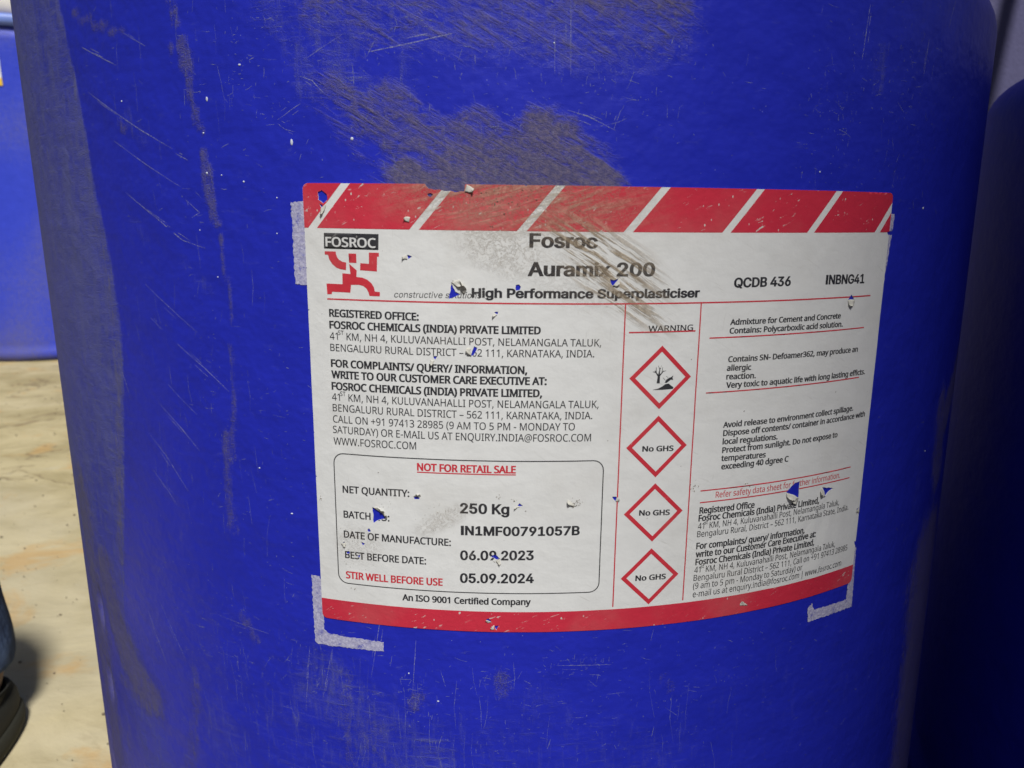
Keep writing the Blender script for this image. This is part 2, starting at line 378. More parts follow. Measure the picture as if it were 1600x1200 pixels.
def drum_plastic(name="blue_drum_plastic", blue=BLUE, spec=0.28, gloss=0.40):
    """UV is arc length and height in decimetres; attribute 'grime': r mud and some painted shade, g dust, b diagonal smear"""
    m, N = material(name)
    uv = N.uv()
    at = N.n("ShaderNodeAttribute", attribute_name="grime")
    sep = N.n("ShaderNodeSeparateColor")
    N.t.links.new(at.outputs["Color"], sep.inputs[0])
    mud, dust, diag = sep.outputs[0], sep.outputs[1], sep.outputs[2]
    vstreak = N.math('ADD', N.math('MULTIPLY', N.noise(N.mapped(uv, (1.0, 0.13, 1)), 34, 6, 0.7, 0.8), 0.62), N.math('MULTIPLY', N.noise(uv, 14, 6, 0.7, 0.3), 0.38))
    hstreak = N.noise(N.mapped(uv, (0.16, 1.0, 1)), 46, 5, 0.7, 0.6)
    dstreak = N.noise(N.mapped(uv, (0.10, 1.0, 1), math.radians(30)), 40, 5, 0.7, 0.5)
    dstreak2 = N.noise(N.mapped(uv, (0.35, 1.0, 1), math.radians(12)), 30, 6, 0.75, 1.2)
    fine = N.noise(uv, 160, 3, 0.7)
    blot = N.noise(uv, 9, 5, 0.65, 0.3)
    # mud: patchy film
    def film(amount, n, gain, top):
        a = N.math('ADD', amount, N.math('MULTIPLY', N.math('SUBTRACT', n, 0.5), gain))
        return N.math('MULTIPLY', N.ramp(amount, 0.02, 0.40), N.ramp(a, 0.15, 1.05, 0, top))
    mn = N.math('ADD', N.math('MULTIPLY', vstreak, 0.45), N.math('MULTIPLY', N.math('ADD', fine, N.noise(uv, 28, 5, 0.75, 0.6)), 0.275))
    mmask = film(mud, mn, 4.4, 0.58)
    # dust: streaks rubbed up and down and across
    ds = N.math('MAXIMUM', vstreak, N.math('MULTIPLY', hstreak, 0.93))
    dn = N.math('ADD', N.math('MULTIPLY', ds, 0.72), N.math('MULTIPLY', fine, 0.22))
    dmask = film(dust, dn, 2.9, 0.55)
    sn = N.math('ADD', N.math('MULTIPLY', N.math('MAXIMUM', dstreak, dstreak2), 0.66), N.math('ADD', N.math('MULTIPLY', fine, 0.08), N.math('MULTIPLY', N.noise(uv, 20, 6, 0.7, 0.8), 0.22)))
    smask = film(diag, sn, 3.8, 0.74)
    # an overall thin haze of handling marks
    haze = N.math('MULTIPLY', N.ramp(N.noise(N.mapped(uv, (0.35, 1.0, 1)), 30, 6, 0.75, 0.5), 0.56, 0.78, 0, 0.16), N.ramp(blot, 0.4, 0.65, 0.2, 1.0))
    speck = N.n("ShaderNodeTexVoronoi")
    N.put(speck.inputs["Vector"], uv)
    speck.inputs["Scale"].default_value = 22
    spm = N.math('MULTIPLY', N.ramp(speck.outputs["Distance"], 0.03, 0.055, 1.0, 0.0), N.ramp(N.noise(uv, 12, 2), 0.52, 0.60, 0, 0.30))
    base = N.mix(N.noise(uv, 3.5, 4, 0.55), (blue[0] * 0.82, blue[1] * 0.85, blue[2] * 0.86), (blue[0] * 1.15, blue[1] * 1.12, blue[2] * 1.1))
    c = N.mix(haze, base, (0.22, 0.24, 0.44))
    c = N.mix(spm, c, (0.50, 0.52, 0.66))
    c = N.mix(dmask, c, N.mix(blot, (0.13, 0.145, 0.21), (0.22, 0.22, 0.255)))
    mudc = N.mix(N.ramp(N.noise(uv, 55, 4, 0.7), 0.35, 0.7), (0.10, 0.088, 0.085), (0.20, 0.165, 0.12))
    c = N.mix(smask, c, mudc)
    c = N.mix(mmask, c, N.mix(N.ramp(fine, 0.3, 0.75), (0.095, 0.085, 0.092), (0.19, 0.165, 0.145)))
    dirt = N.math('MAXIMUM', N.math('MAXIMUM', mmask, dmask), smask)
    rough = N.ramp(dirt, 0.0, 0.7, gloss, 0.88, smooth=False)
    h = N.math('ADD', N.math('MULTIPLY', N.noise(uv, 5, 3), 1.0), N.math('MULTIPLY', N.noise(N.mapped(uv, (0.3, 1, 1)), 60, 4, 0.7), 0.05))
    nrm = N.bump(h, 0.0016, 0.8)
    nrm = N.bump(N.math('ADD', N.math('MULTIPLY', dirt, N.math('ADD', fine, dstreak)), N.math('MULTIPLY', fine, 0.12)), 0.0004, 0.8, nrm)
    N.bsdf(c, rough, nrm, spec)
    return m

def label_grime(N, base, strength=1.0):
    """mud rubbed over the upper middle of the label and small stains elsewhere; UV in decimetres of the label"""
    uv = N.uv()
    def blob(cx, cy, rx, ry, rot):
        v = N.mapped(uv, (1, 1, 1), 0.0, (-cx, -cy, 0))
        v = N.mapped(v, (1 / rx, 1 / ry, 1), rot)
        ln = N.n("ShaderNodeVectorMath", operation='LENGTH')
        N.put(ln.inputs[0], v)
        return N.ramp(ln.outputs["Value"], 0.35, 1.15, 1.0, 0.0)
    scr = N.noise(N.mapped(uv, (0.085, 1.0, 1), math.radians(33)), 46, 5, 0.7, 0.25)
    scr2 = N.noise(N.mapped(uv, (0.12, 1.0, 1), math.radians(-15)), 50, 5, 0.7, 0.5)
    crk = N.noise(uv, 38, 6, 0.75, 1.2)
    crack = N.ramp(N.math('ABSOLUTE', N.math('SUBTRACT', crk, 0.5)), 0.0, 0.035, 1.0, 0.0)
    b_scr = N.math('MAXIMUM', blob(1.10, -0.245, 0.36, 0.13, math.radians(32)), N.math('MULTIPLY', blob(1.16, -0.38, 0.30, 0.08, math.radians(33)), 0.9))
    b_crk = N.math('MAXIMUM', blob(0.74, -0.22, 0.22, 0.12, math.radians(20)), N.math('MULTIPLY', blob(1.0, -0.33, 0.30, 0.13, math.radians(20)), 0.5))
    b_crk = N.math('MAXIMUM', b_crk, N.math('MULTIPLY', blob(0.52, -1.27, 0.16, 0.05, math.radians(-30)), 0.75))
    b_crk = N.math('MAXIMUM', b_crk, N.math('MULTIPLY', blob(0.17, -1.40, 0.13, 0.10, 0), 0.5))
    b_top = blob(0.80, -0.04, 0.58, 0.19, math.radians(3))
    s = N.math('MULTIPLY', b_scr, N.ramp(scr, 0.44, 0.57, 0, 0.95))
    k = N.math('MULTIPLY', b_crk, N.math('MAXIMUM', N.math('MULTIPLY', crack, 0.60), N.ramp(crk, 0.57, 0.72, 0, 0.40)))
    film = N.math('MULTIPLY', N.math('MAXIMUM', b_scr, b_crk), 0.09)
    tp = N.math('MULTIPLY', b_top, N.math('MAXIMUM', N.ramp(scr2, 0.40, 0.66, 0.12, 0.72), N.math('MULTIPLY', crack, 0.75)))
    lite = N.math('MULTIPLY', N.ramp(N.noise(uv, 2.2, 4, 0.6), 0.50, 0.75, 0, 0.14), 1.0)
    m = N.math('MAXIMUM', N.math('MAXIMUM', s, k), N.math('MAXIMUM', film, tp))
    m = N.math('MULTIPLY', m, strength, clamp=True)
    c = N.mix(lite, base, (0.30, 0.27, 0.22), 'MULTIPLY') if False else N.mix(lite, base, (0.42, 0.38, 0.31))
    c = N.mix(m, c, N.mix(N.ramp(crk, 0.35, 0.65), (0.21, 0.155, 0.10), (0.43, 0.35, 0.25)))
    return c, m, uv, crk

def label_ink(name, col, wear, rough=0.5, strength=1.0):
    m, N = material(name)
    uv = N.uv()
    # rubbed spots where the white paper shows
    n1 = N.noise(N.mapped(uv, (0.25, 1.0, 1), math.radians(-25)), 62, 4, 0.75, 0.4)
    n2 = N.noise(uv, 6, 4, 0.6)
    w = N.math('MULTIPLY', N.ramp(n1, 0.62, 0.66), N.ramp(n2, 0.44, 0.60, 0.05, 1.0))
    v = N.n("ShaderNodeTexVoronoi")
    N.put(v.inputs["Vector"], N.mapped(uv, (1.0, 0.6, 1)))
    v.inputs["Scale"].default_value = 34
    sp = N.math('MULTIPLY', N.ramp(v.outputs["Distance"], 0.07, 0.13, 1.0, 0.0), N.ramp(N.noise(uv, 7, 3), 0.49, 0.56))
    w = N.math('MULTIPLY', N.math('MAXIMUM', w, sp), wear, clamp=True)
    var = N.mix(N.noise(uv, 5, 5, 0.7), tuple(x * 0.88 for x in col), tuple(min(1, x * 1.10) for x in col))
    c = N.mix(w, var, (0.62, 0.60, 0.57))
    # the grime group
    c, dm, _, crk = label_grime(N, c, strength)
    h = N.noise(uv, 24, 4, 0.6)
    N.bsdf(c, N.ramp(dm, 0, 0.7, rough, 0.85), N.bump(N.math('ADD', h, N.math('MULTIPLY', dm, crk)), 0.0004, 0.55), 0.35)
    return m

def label_paper():
    m, N = material("white_label_paper")
    uv = N.uv()
    a = N.noise(uv, 8, 5, 0.6)
    base = N.mix(a, (0.71, 0.715, 0.71), (0.80, 0.805, 0.80))
    # faint scuffs
    s1 = N.ramp(N.noise(N.mapped(uv, (0.08, 1, 1), math.radians(30)), 70, 4, 0.7), 0.60, 0.72, 0, 0.30)
    s2 = N.ramp(N.noise(N.mapped(uv, (1, 0.10, 1), math.radians(8)), 60, 4, 0.7), 0.62, 0.74, 0, 0.25)
    s = N.math('MULTIPLY', N.math('MAXIMUM', s1, s2), N.ramp(N.noise(uv, 3.5, 3), 0.42, 0.62, 0.15, 1.0))
    base = N.mix(s, base, (0.36, 0.34, 0.31))
    v = N.n("ShaderNodeTexVoronoi")
    N.put(v.inputs["Vector"], N.mapped(uv, (1, 0.7, 1), 0.5))
    v.inputs["Scale"].default_value = 17
    sp = N.math('MULTIPLY', N.ramp(v.outputs["Distance"], 0.025, 0.06, 1.0, 0.0), N.ramp(N.noise(uv, 9, 3), 0.52, 0.58, 0, 0.75))
    base = N.mix(sp, base, (0.22, 0.19, 0.16))
    c, dm, _, crk = label_grime(N, base)
    h = N.math('ADD', N.math('MULTIPLY', N.noise(uv, 11, 4, 0.55), 1.0), N.math('MULTIPLY', N.math('ADD', dm, sp), crk))
    N.bsdf(c, N.ramp(dm, 0, 0.7, 0.46, 0.85), N.bump(h, 0.0007, 0.5), 0.38)
    return m

def plain(name, col, rough=0.7, var=0.12, scale=60, bump=0.0003, spec=0.4):
    m, N = material(name)
    co = N.obj()
    n = N.noise(co, scale, 5, 0.65)
    c = N.mix(n, tuple(x * (1 - var) for x in col), tuple(min(1, x * (1 + var)) for x in col))
    N.bsdf(c, rough, N.bump(n, bump, 0.8), spec)
    return m

M_DRUM = drum_plastic()
M_PAPER = label_paper()
M_RED = label_ink("red_label_print", (0.60, 0.032, 0.062), 0.95, 0.42)
M_REDTXT = label_ink("red_letter_print", (0.60, 0.035, 0.055), 0.2, 0.5, 0.5)
M_BLACK = label_ink("black_letter_print", (0.028, 0.028, 0.034), 0.38, 0.55, 0.75)
M_WHITETXT = label_ink("white_letter_print", (0.70, 0.70, 0.69), 0.0, 0.5)
M_TORN = plain("torn_paper_underside", (0.58, 0.565, 0.51), 0.85, 0.2, 900, 0.0002)

# ------------------------------------------------------------------ the drum's shape
S0 = -0.0760332 / R              # label's top left corner: angle round the drum and height over the camera
T0 = 0.0069848 / R
AL = -0.0159197                  # the label is stuck on slightly askew
CA, SA = math.cos(AL), math.sin(AL)
LW, LH = 244.9, 174.6            # label size in mm

def drum_point(s, z, off=0.0):
    """s arc length mm, z mm over the camera height, off mm proud of the wall -> metres"""
    a = s * 0.001 / R
    r = R + off * 0.001
    return (r * math.sin(a), -r * math.cos(a), H0 + z * 0.001)

def wrinkle(x, y):
    """how far the label stands off the wall at (x, y) mm"""
    w = 0.11 * noise.noise(Vector((x * 0.06, y * 0.06, 1.3))) + 0.02 * noise.noise(Vector((x * 0.16, y * 0.16, 5.0)))
    # creases at the lower right, running up the sheet
    for cx, cy, lean, ln, amp, wid in ((204, -150, -0.25, 26, 0.45, 3.0), (214, -142, -0.30, 24, 0.40, 2.6), (222, -150, -0.22, 26, 0.5, 3.0),
                                       (231, -140, -0.15, 22, 0.35, 2.6), (196, -164, -0.35, 14, 0.3, 2.4), (176, -118, 0.9, 14, 0.15, 2.0),
                                       (228, -108, -0.2, 18, 0.2, 2.5), (30, -168, 0.1, 8, 0.2, 1.6), (188, -60, 0.4, 20, 0.12, 3)):
        u = (x - cx) - lean * (y - cy) * -1
        v = (y - cy) / ln
        if abs(v) < 1.6 and abs(u) < wid * 4:
            w += amp * 0.50 * math.exp(-(u / wid) ** 2) * math.exp(-v * v * 1.5)
    return 0.30 + w

def label_point(x, y, lift=0.0, flat=False):
    """label mm (x right, y up, origin top left) -> metres on the drum"""
    a, b = x * 0.001 / R + S0, y * 0.001 / R + T0
    s, z = CA * a - SA * b, SA * a + CA * b
    return drum_point(s * R * 1000, z * R * 1000, lift + (0 if flat else wrinkle(x, y)))

def seg_dist(P, a, b):
    a, b = np.array(a, float), np.array(b, float)
    d = b - a
    t = np.clip(((P - a) @ d) / max(d @ d, 1e-9), 0, 1)
    return np.linalg.norm(P - (a + t[:, None] * d), axis=1)

BANDEDGE = [(-201.4, 110), (-201.4, 83.7), (-198.5, 68.5), (-195.5, 55.7), (-191.3, 32.4), (-188.9, 6.2), (-184.5, -9.8), (-181.8, -28.8),
            (-180.9, -53.8), (-181.8, -65.3), (-189.9, -108.1), (-205.2, -176.5), (-218.5, -216.5), (-225.0, -320)]

def grime_shade_at(P):
    out = np.zeros((len(P), 4), dtype=np.float32)
    out[:, 3] = 1
    P0 = P
    W = np.array([(noise.noise(Vector((s * .055, z * .055, 1.0))) * 5.0 + noise.noise(Vector((s * .2, z * .2, 4.0))) * 2.0,
                   noise.noise(Vector((s * .055, z * .055, 7.0))) * 5.0 + noise.noise(Vector((s * .2, z * .2, 11.0))) * 2.0) for s, z in P])
    for kind, pts, rad, st in GRIME_SHADE:
        d = np.full(len(P), 1e9)
        P = P0 + W * min(1.0, rad / 9.0)
        for a, b in zip(pts[:-1], pts[1:]):
            d = np.minimum(d, seg_dist(P, a, b))
        soft = 0.55 if rad < 6 else 0.35
        v = st * np.clip(1.0 - (d - rad * soft) / (rad * (1.15 - soft)), 0, 1)
        v = v * v * (3 - 2 * v) if rad > 6 else v
        ch = {'m': 0, 'd': 1, 'd2': 2, 'm2': 2}[kind]
        out[:, ch] = np.maximum(out[:, ch], v)
    P = P0
    # the dusty band down the left side of the drum with its crisp edge
    e = np.interp(P[:, 1], [p[1] for p in BANDEDGE][::-1], [p[0] for p in BANDEDGE][::-1])
    inside = np.clip((e - P[:, 0]) / 2.2 + 0.5, 0, 1)
    wob = np.array([noise.noise(Vector((s * 0.02, z * 0.006, 3.0))) + 0.6 * noise.noise(Vector((s * 0.09, z * 0.012, 9.0))) for s, z in P])
    lvl = np.clip(0.86 + 0.25 * wob, 0.45, 1.1)
    fade = np.interp(P[:, 1], [-320, -230, -180, -120, 200], [0.35, 0.45, 0.7, 0.95, 1.0])
    out[:, 1] = np.maximum(out[:, 1], inside * lvl * fade)
    edge = np.exp(-((P[:, 0] - e + 5) / 6.0) ** 2) * np.interp(P[:, 1], [-220, -150, -60, 40], [0.35, 0.55, 0.38, 0.25])
    out[:, 0] = np.maximum(out[:, 0], edge)
    lft = np.clip((-262 - P[:, 0]) / 30, 0, 1) * np.interp(P[:, 1], [-320, -200, -100, 20, 100], [0.55, 0.6, 0.35, 0.28, 0.5])
    out[:, 0] = np.maximum(out[:, 0], lft)
    return out

def shoulder_top(a):
    """height over the camera (mm) at which the wall starts to round over: knocked down on the right"""
    return 112.0 - 30.0 / (1 + math.exp(-(a - 0.55) * 7))

def build_drum_body(parent):
    dense = 0.0021
    n = int(2 * 1.62 * R / dense)
    A = list(np.linspace(-1.62, 1.62, n))
    A += list(np.linspace(1.62, 2 * math.pi - 1.62, 60))[1:-1]
    zb = -H0 * 1000
    # rows: (t, kind) from the floor to the lid
    rows = [('b', 0, -26), ('b', 1.0, -18), ('b', 4, -9), ('b', 10, -3), ('b', 20, 0)]
    zlow = zb + 32
    rows += [('w', z) for z in np.linspace(zlow, -345, 12)[:-1]]
    rows += [('w', z) for z in np.arange(-345, 60, 2.1)]
    rows += [('t', f) for f in np.linspace(0, 1, 16)]
    rows += [('s', t) for t in np.linspace(0, math.pi / 2, 10)[1:]]
    rows += [('l', 30), ('l', 34), ('l', 60), ('l', 120), ('l', 200), ('l', 270)]
    nr, na = len(rows), len(A)
    V = np.zeros((nr, na, 3)); UV = np.zeros((nr, na, 2))
    RS = 20.0
    for i, row in enumerate(rows):
        for j, a in enumerate(A):
            aw = a if a <= math.pi else a - 2 * math.pi
            zt = shoulder_top(aw)
            off = 0.0
            if row[0] == 'b':
                z, off = zb + row[1], row[2]
            elif row[0] == 'w':
                z = row[1]
            elif row[0] == 't':
                z = 60 + 2.1 * 0 + (zt - 60) * row[1]
                if row[1] == 0: z = 60.9
            elif row[0] == 's':
                z, off = zt + RS * math.sin(row[1]), -RS * (1 - math.cos(row[1]))
            else:
                z, off = zt + RS + (3 if row[1] >= 34 else 0), -row[1] + (0 if row[1] > 34 else 6)
                off = -row[1]
            s = aw * R * 1000
            # mould seam and two knocks at the lower left
            zs = -9.0 - 0.008 * (s + 187)
            if row[0] == 'w':
                off += 0.12 * math.exp(-((z - zs) / 1.4) ** 2) * (1.0 if s < 60 else 0.3)
                for ds, dz in ((-251.5, -211.5), (-251.5, -256.0)):
                    e = ((s - ds) / 3.2) ** 2 + ((z - dz) / 9.0) ** 2
                    if e < 9:
                        off -= 6.5 * math.exp(-e * 1.3)
            V[i, j] = drum_point(s, z, off)
            UV[i, j] = (s * 0.01, z * 0.01)
    V = V.reshape(-1, 3)
    P = UV.reshape(-1, 2) * 100.0
    faces = []
    for i in range(nr - 1):
        for j in range(na):
            k = (j + 1) % na
            faces.append((i * na + j, i * na + k, (i + 1) * na + k, (i + 1) * na + j))
    faces.append([(nr - 1) * na + j for j in range(na)])
    faces.append([j for j in range(na)][::-1])
    me = mesh_from("body", V, faces, UV.reshape(-1, 2))
    at = me.color_attributes.new("grime", 'FLOAT_COLOR', 'POINT')
    at.data.foreach_set("color", grime_shade_at(P).ravel())
    return link("body", me, M_DRUM, parent)

drum = link("plastic_drum", None, (), None,
            label="large scuffed blue plastic drum in front with a torn red and white chemical label",
            category="drum")
body = build_drum_body(drum)

# ------------------------------------------------------------------ flat printing turned into thin geometry
def contour_area(c):
    return 0.5 * sum(c[i][0] * c[(i + 1) % len(c)][1] - c[(i + 1) % len(c)][0] * c[i][1] for i in range(len(c)))

def winding(P, contours):
    """winding number of every point of P in a set of closed contours"""
    w = np.zeros(len(P), dtype=int)
    E = []
    for c in contours:
        c = np.asarray(c, float)
        E.append(np.hstack([c, np.roll(c, -1, axis=0)]))
    E = np.vstack(E)
    for k in range(0, len(P), 400):
        Q = P[k:k + 400]
        y = Q[:, 1][:, None]; x = Q[:, 0][:, None]
        y0, y1 = E[:, 1][None], E[:, 3][None]
        cr = (E[:, 2] - E[:, 0])[None] * (y - y0) - (x - E[:, 0][None]) * (y1 - y0)
        up = (y0 <= y) & (y1 > y) & (cr > 0)
        dn = (y0 > y) & (y1 <= y) & (cr < 0)
        w[k:k + 400] = up.sum(1).astype(int) - dn.sum(1).astype(int)
    return w

def inside_any(P, polys):
    hit = np.zeros(len(P), dtype=bool)
    for h in polys:
        hit |= winding(P, [h]) != 0
    return hit

def ragged(poly, amp=0.18, step=0.9, seed=0):
    """torn edge: cut every side up and shake the points"""
    rnd = random.Random(seed)
    out = []
    for i in range(len(poly)):
        a, b = poly[i], poly[(i + 1) % len(poly)]
        n = max(1, int(math.hypot(b[0] - a[0], b[1] - a[1]) / step))
        for k in range(n):
            t = k / n
            j = amp if k else amp * 0.3
            out.append((a[0] + (b[0] - a[0]) * t + rnd.uniform(-j, j), a[1] + (b[1] - a[1]) * t + rnd.uniform(-j, j)))
    return out

HOLE_POLYS = [ragged(h, 0.17, 0.8, i) for i, h in enumerate(HOLES)]
# little chips out of the label's edge
rc = random.Random(5)
for k in range(12):
    side = rc.choice('tblr')
    if side in 'tb':
        x = rc.uniform(3, LW - 3); y = 0 if side == 't' else -LH
    else:
        y = rc.uniform(-LH + 3, -3); x = 0 if side == 'l' else LW
    r0 = rc.uniform(0.15, 0.45)
    HOLE_POLYS.append([(x + r0 * rc.uniform(0.6, 1.6) * math.cos(t), y + r0 * rc.uniform(0.5, 1.0) * math.sin(t)) for t in np.linspace(0, 2 * math.pi, 7)[:-1]])

def fill(contours, lift, name, mat, parent, grid=None, holes=True, place=label_point, uvf=None, **props):
    """triangulate closed contours (nonzero rule) minus the tears, and lay the result on the drum"""
    pts, edges = [], []
    def densify(c, h=1.6):
        o = []
        for a, d in zip(c, list(c[1:]) + [c[0]]):
            m = max(1, int(math.hypot(d[0] - a[0], d[1] - a[1]) / h))
            o += [(a[0] + (d[0] - a[0]) * k / m, a[1] + (d[1] - a[1]) * k / m) for k in range(m)]
        return o
    allc = [densify(list(c)) for c in contours]
    grid = grid or 1.6
    arr = np.array([p for c in allc for p in c])
    x0, y0 = arr.min(0); x1, y1 = arr.max(0)
    hs = []
    if holes:
        for h in HOLE_POLYS:
            ha = np.array(h)
            if ha[:, 0].max() > x0 and ha[:, 0].min() < x1 and ha[:, 1].max() > y0 and ha[:, 1].min() < y1:
                hs.append(h)
    for c in allc + hs:
        b = len(pts)
        pts += [Vector((float(p[0]), float(p[1]))) for p in c]
        edges += [(b + i, b + (i + 1) % len(c)) for i in range(len(c))]
    if grid:
        nx, ny = max(1, int((x1 - x0) / grid)), max(1, int((y1 - y0) / grid))
        for i in range(nx):
            for j in range(ny):
                pts.append(Vector((float(x0 + (x1 - x0) * (i + 0.5) / nx), float(y0 + (y1 - y0) * (j + 0.5) / ny))))
    v, e, f, *_ = delaunay_2d_cdt(pts, edges, [], 0, 1e-5)
    va = np.array([(p.x, p.y) for p in v])
    fa = np.array([tuple(q) for q in f])
    cen = va[fa].mean(axis=1)
    keep = winding(cen, allc) != 0
    if hs:
        keep &= ~inside_any(cen, hs)
    fa = fa[keep]
    # counter-clockwise in the sheet = facing out of the drum
    ar = (va[fa[:, 1], 0] - va[fa[:, 0], 0]) * (va[fa[:, 2], 1] - va[fa[:, 0], 1]) - (va[fa[:, 2], 0] - va[fa[:, 0], 0]) * (va[fa[:, 1], 1] - va[fa[:, 0], 1])
    fa[ar < 0] = fa[ar < 0][:, ::-1]
    used = np.unique(fa)
    remap = -np.ones(len(va), int); remap[used] = np.arange(len(used))
    va = va[used]; fa = remap[fa]
    V = [place(x, y, lift) for x, y in va]
    uv = va * 0.01 if uvf is None else uvf(va)
    me = mesh_from(name, V, fa.tolist(), uv)
    return link(name, me, mat, parent, **props), va, fa

# ---- the paper itself
def rounded_rect(x0, y0, x1, y1, r, n=5):
    """clockwise-free (counter-clockwise) rounded rectangle; y0 below y1"""
    out = []
    for cx, cy, a in ((x1 - r, y1 - r, 0), (x0 + r, y1 - r, 90), (x0 + r, y0 + r, 180), (x1 - r, y0 + r, 270)):
        for k in range(n + 1):
            t = math.radians(a + 90 * k / n)
            out.append((cx + r * math.cos(t), cy + r * math.sin(t)))
    return out

label, _va, _fa = fill([rounded_rect(0, -LH, LW, 0, 2.2)], 0.0, "label", M_PAPER, drum, grid=1.25,
                       label="torn white product label with red bands and black print")
# paper thickness: drop a skirt from every open edge to the wall
bm = bmesh.new(); bm.from_mesh(label.data)
uvl = bm.loops.layers.uv.active
ed = [e for e in bm.edges if e.is_boundary]
for e in ed: e.smooth = False
ret = bmesh.ops.extrude_edge_only(bm, edges=ed)
for g in ret['geom']:
    if isinstance(g, bmesh.types.BMVert):
        d = Vector((g.co.x, g.co.y, 0)); k = (R + 0.00005) / d.length
        g.co.x *= k; g.co.y *= k
bm.to_mesh(label.data); bm.free()

# ---- bands and rules
def clip_poly(poly, x0, x1):
    for sgn, lim in ((1, x0), (-1, -x1)):
        out = []
        for i in range(len(poly)):
            a, b = poly[i], poly[(i + 1) % len(poly)]
            ia, ib = sgn * a[0] >= lim, sgn * b[0] >= lim
            if ia: out.append(a)
            if ia != ib:
                t = (lim - sgn * a[0]) / (sgn * b[0] - sgn * a[0])
                out.append((a[0] + (b[0] - a[0]) * t, a[1] + (b[1] - a[1]) * t))
        poly = out
    return poly

L1, L2 = 0.05, 0.10
step = 38.83
for k in range(8):
    xb0, xb1 = 5.1 + step * (k - 1), 1.6 + step * k       # along the lower edge
    lean = 13.6
    q = [(xb0, -16.0), (xb1, -16.0), (xb1 + lean, 0.05), (xb0 + lean, 0.05)]
    q = clip_poly(q, 0.05, LW - 0.05)
    if len(q) > 2:
        # rounded label corners
        q2 = []
        for p in q:
            if p[1] > 0 and (p[0] < 0.1 or p[0] > LW - 0.1):
                sx = 1 if p[0] < 0.1 else -1
                cx = 0.05 if sx == 1 else LW - 0.05
                arc = [(cx + sx * 2.2 * (1 - math.cos(t)), 0.0 - 2.2 * (1 - math.sin(t))) for t in np.linspace(0, math.pi / 2, 5)]
                q2 += arc if sx == -1 and q.index(p) == 2 else arc[::-1] if sx == 1 else arc
            else:
                q2.append(p)
        fill([q2], L1, "red_stripe", M_RED, label, grid=1.9)
rb = rounded_rect(0.05, -LH + 0.05, LW - 0.05, -160, 2.2)
rb = [p for p in rb if p[1] < -165.7] + [(LW - 0.05, -165.7), (0.05, -165.7)]
fill([rb], L1, "red_band", M_RED, label, grid=1.9)

def bar(x0, y0, x1, y1, w):
    d = Vector((x1 - x0, y1 - y0)).normalized(); n = Vector((-d.y, d.x)) * w / 2
    m = max(1, int(math.hypot(x1 - x0, y1 - y0) / 4))
    up = [(x0 + (x1 - x0) * k / m + n.x, y0 + (y1 - y0) * k / m + n.y) for k in range(m + 1)]
    dn = [(x0 + (x1 - x0) * k / m - n.x, y0 + (y1 - y0) * k / m - n.y) for k in range(m + 1)]
    return dn + up[::-1]

for r in ((8.1, -42.05, 236.3, -42.05, 0.55), (120.0, -42.3, 120.1, -164.7, 0.50), (150.1, -42.3, 150.2, -164.6, 0.50),
          (121.8, -52.85, 148.4, -52.7, 0.55), (154.5, -55.7, 234.2, -55.4, 0.5), (154.6, -77.3, 234.3, -76.9, 0.5),
          (155.0, -117.5, 235.1, -117.2, 0.5), (155.1, -122.5, 235.0, -122.1, 0.5), (41.9, -107.95, 80.1, -107.95, 0.45)):
    fill([bar(*r)], L1, "printed_rule", M_REDTXT, label)
outer = rounded_rect(7.9, -157.85, 114.2, -102.3, 4.2)
inner = rounded_rect(8.3, -157.45, 113.8, -102.7, 3.8)
def dense(c):
    return [(a[0] + (b[0] - a[0]) * k / 12, a[1] + (b[1] - a[1]) * k / 12) for a, b in zip(c, c[1:] + c[:1]) for k in range(12 if math.hypot(b[0] - a[0], b[1] - a[1]) > 8 else 1) ]
def dens(c):
    out = []
    for a, b in zip(c, c[1:] + c[:1]):
        m = 24 if math.hypot(b[0] - a[0], b[1] - a[1]) > 8 else 1
        out += [(a[0] + (b[0] - a[0]) * k / m, a[1] + (b[1] - a[1]) * k / m) for k in range(m)]
    return out
fill([dens(outer), dens(inner)[::-1]], L1, "printed_frame", M_BLACK, label)

for cx, cy, hw, hh in ((135.2, -70.4, 12.5, 12.4), (135.2, -97.85, 12.5, 12.5), (135.3, -125.1, 12.35, 12.3), (135.2, -152.5, 12.35, 12.25)):
    def dia(a, b): return dens([(cx, cy + b), (cx - a, cy), (cx, cy - b), (cx + a, cy)])
    fill([dia(hw, hh), dia(hw - 2.35, hh - 2.35)[::-1]], L1, "hazard_diamond", M_REDTXT, label)

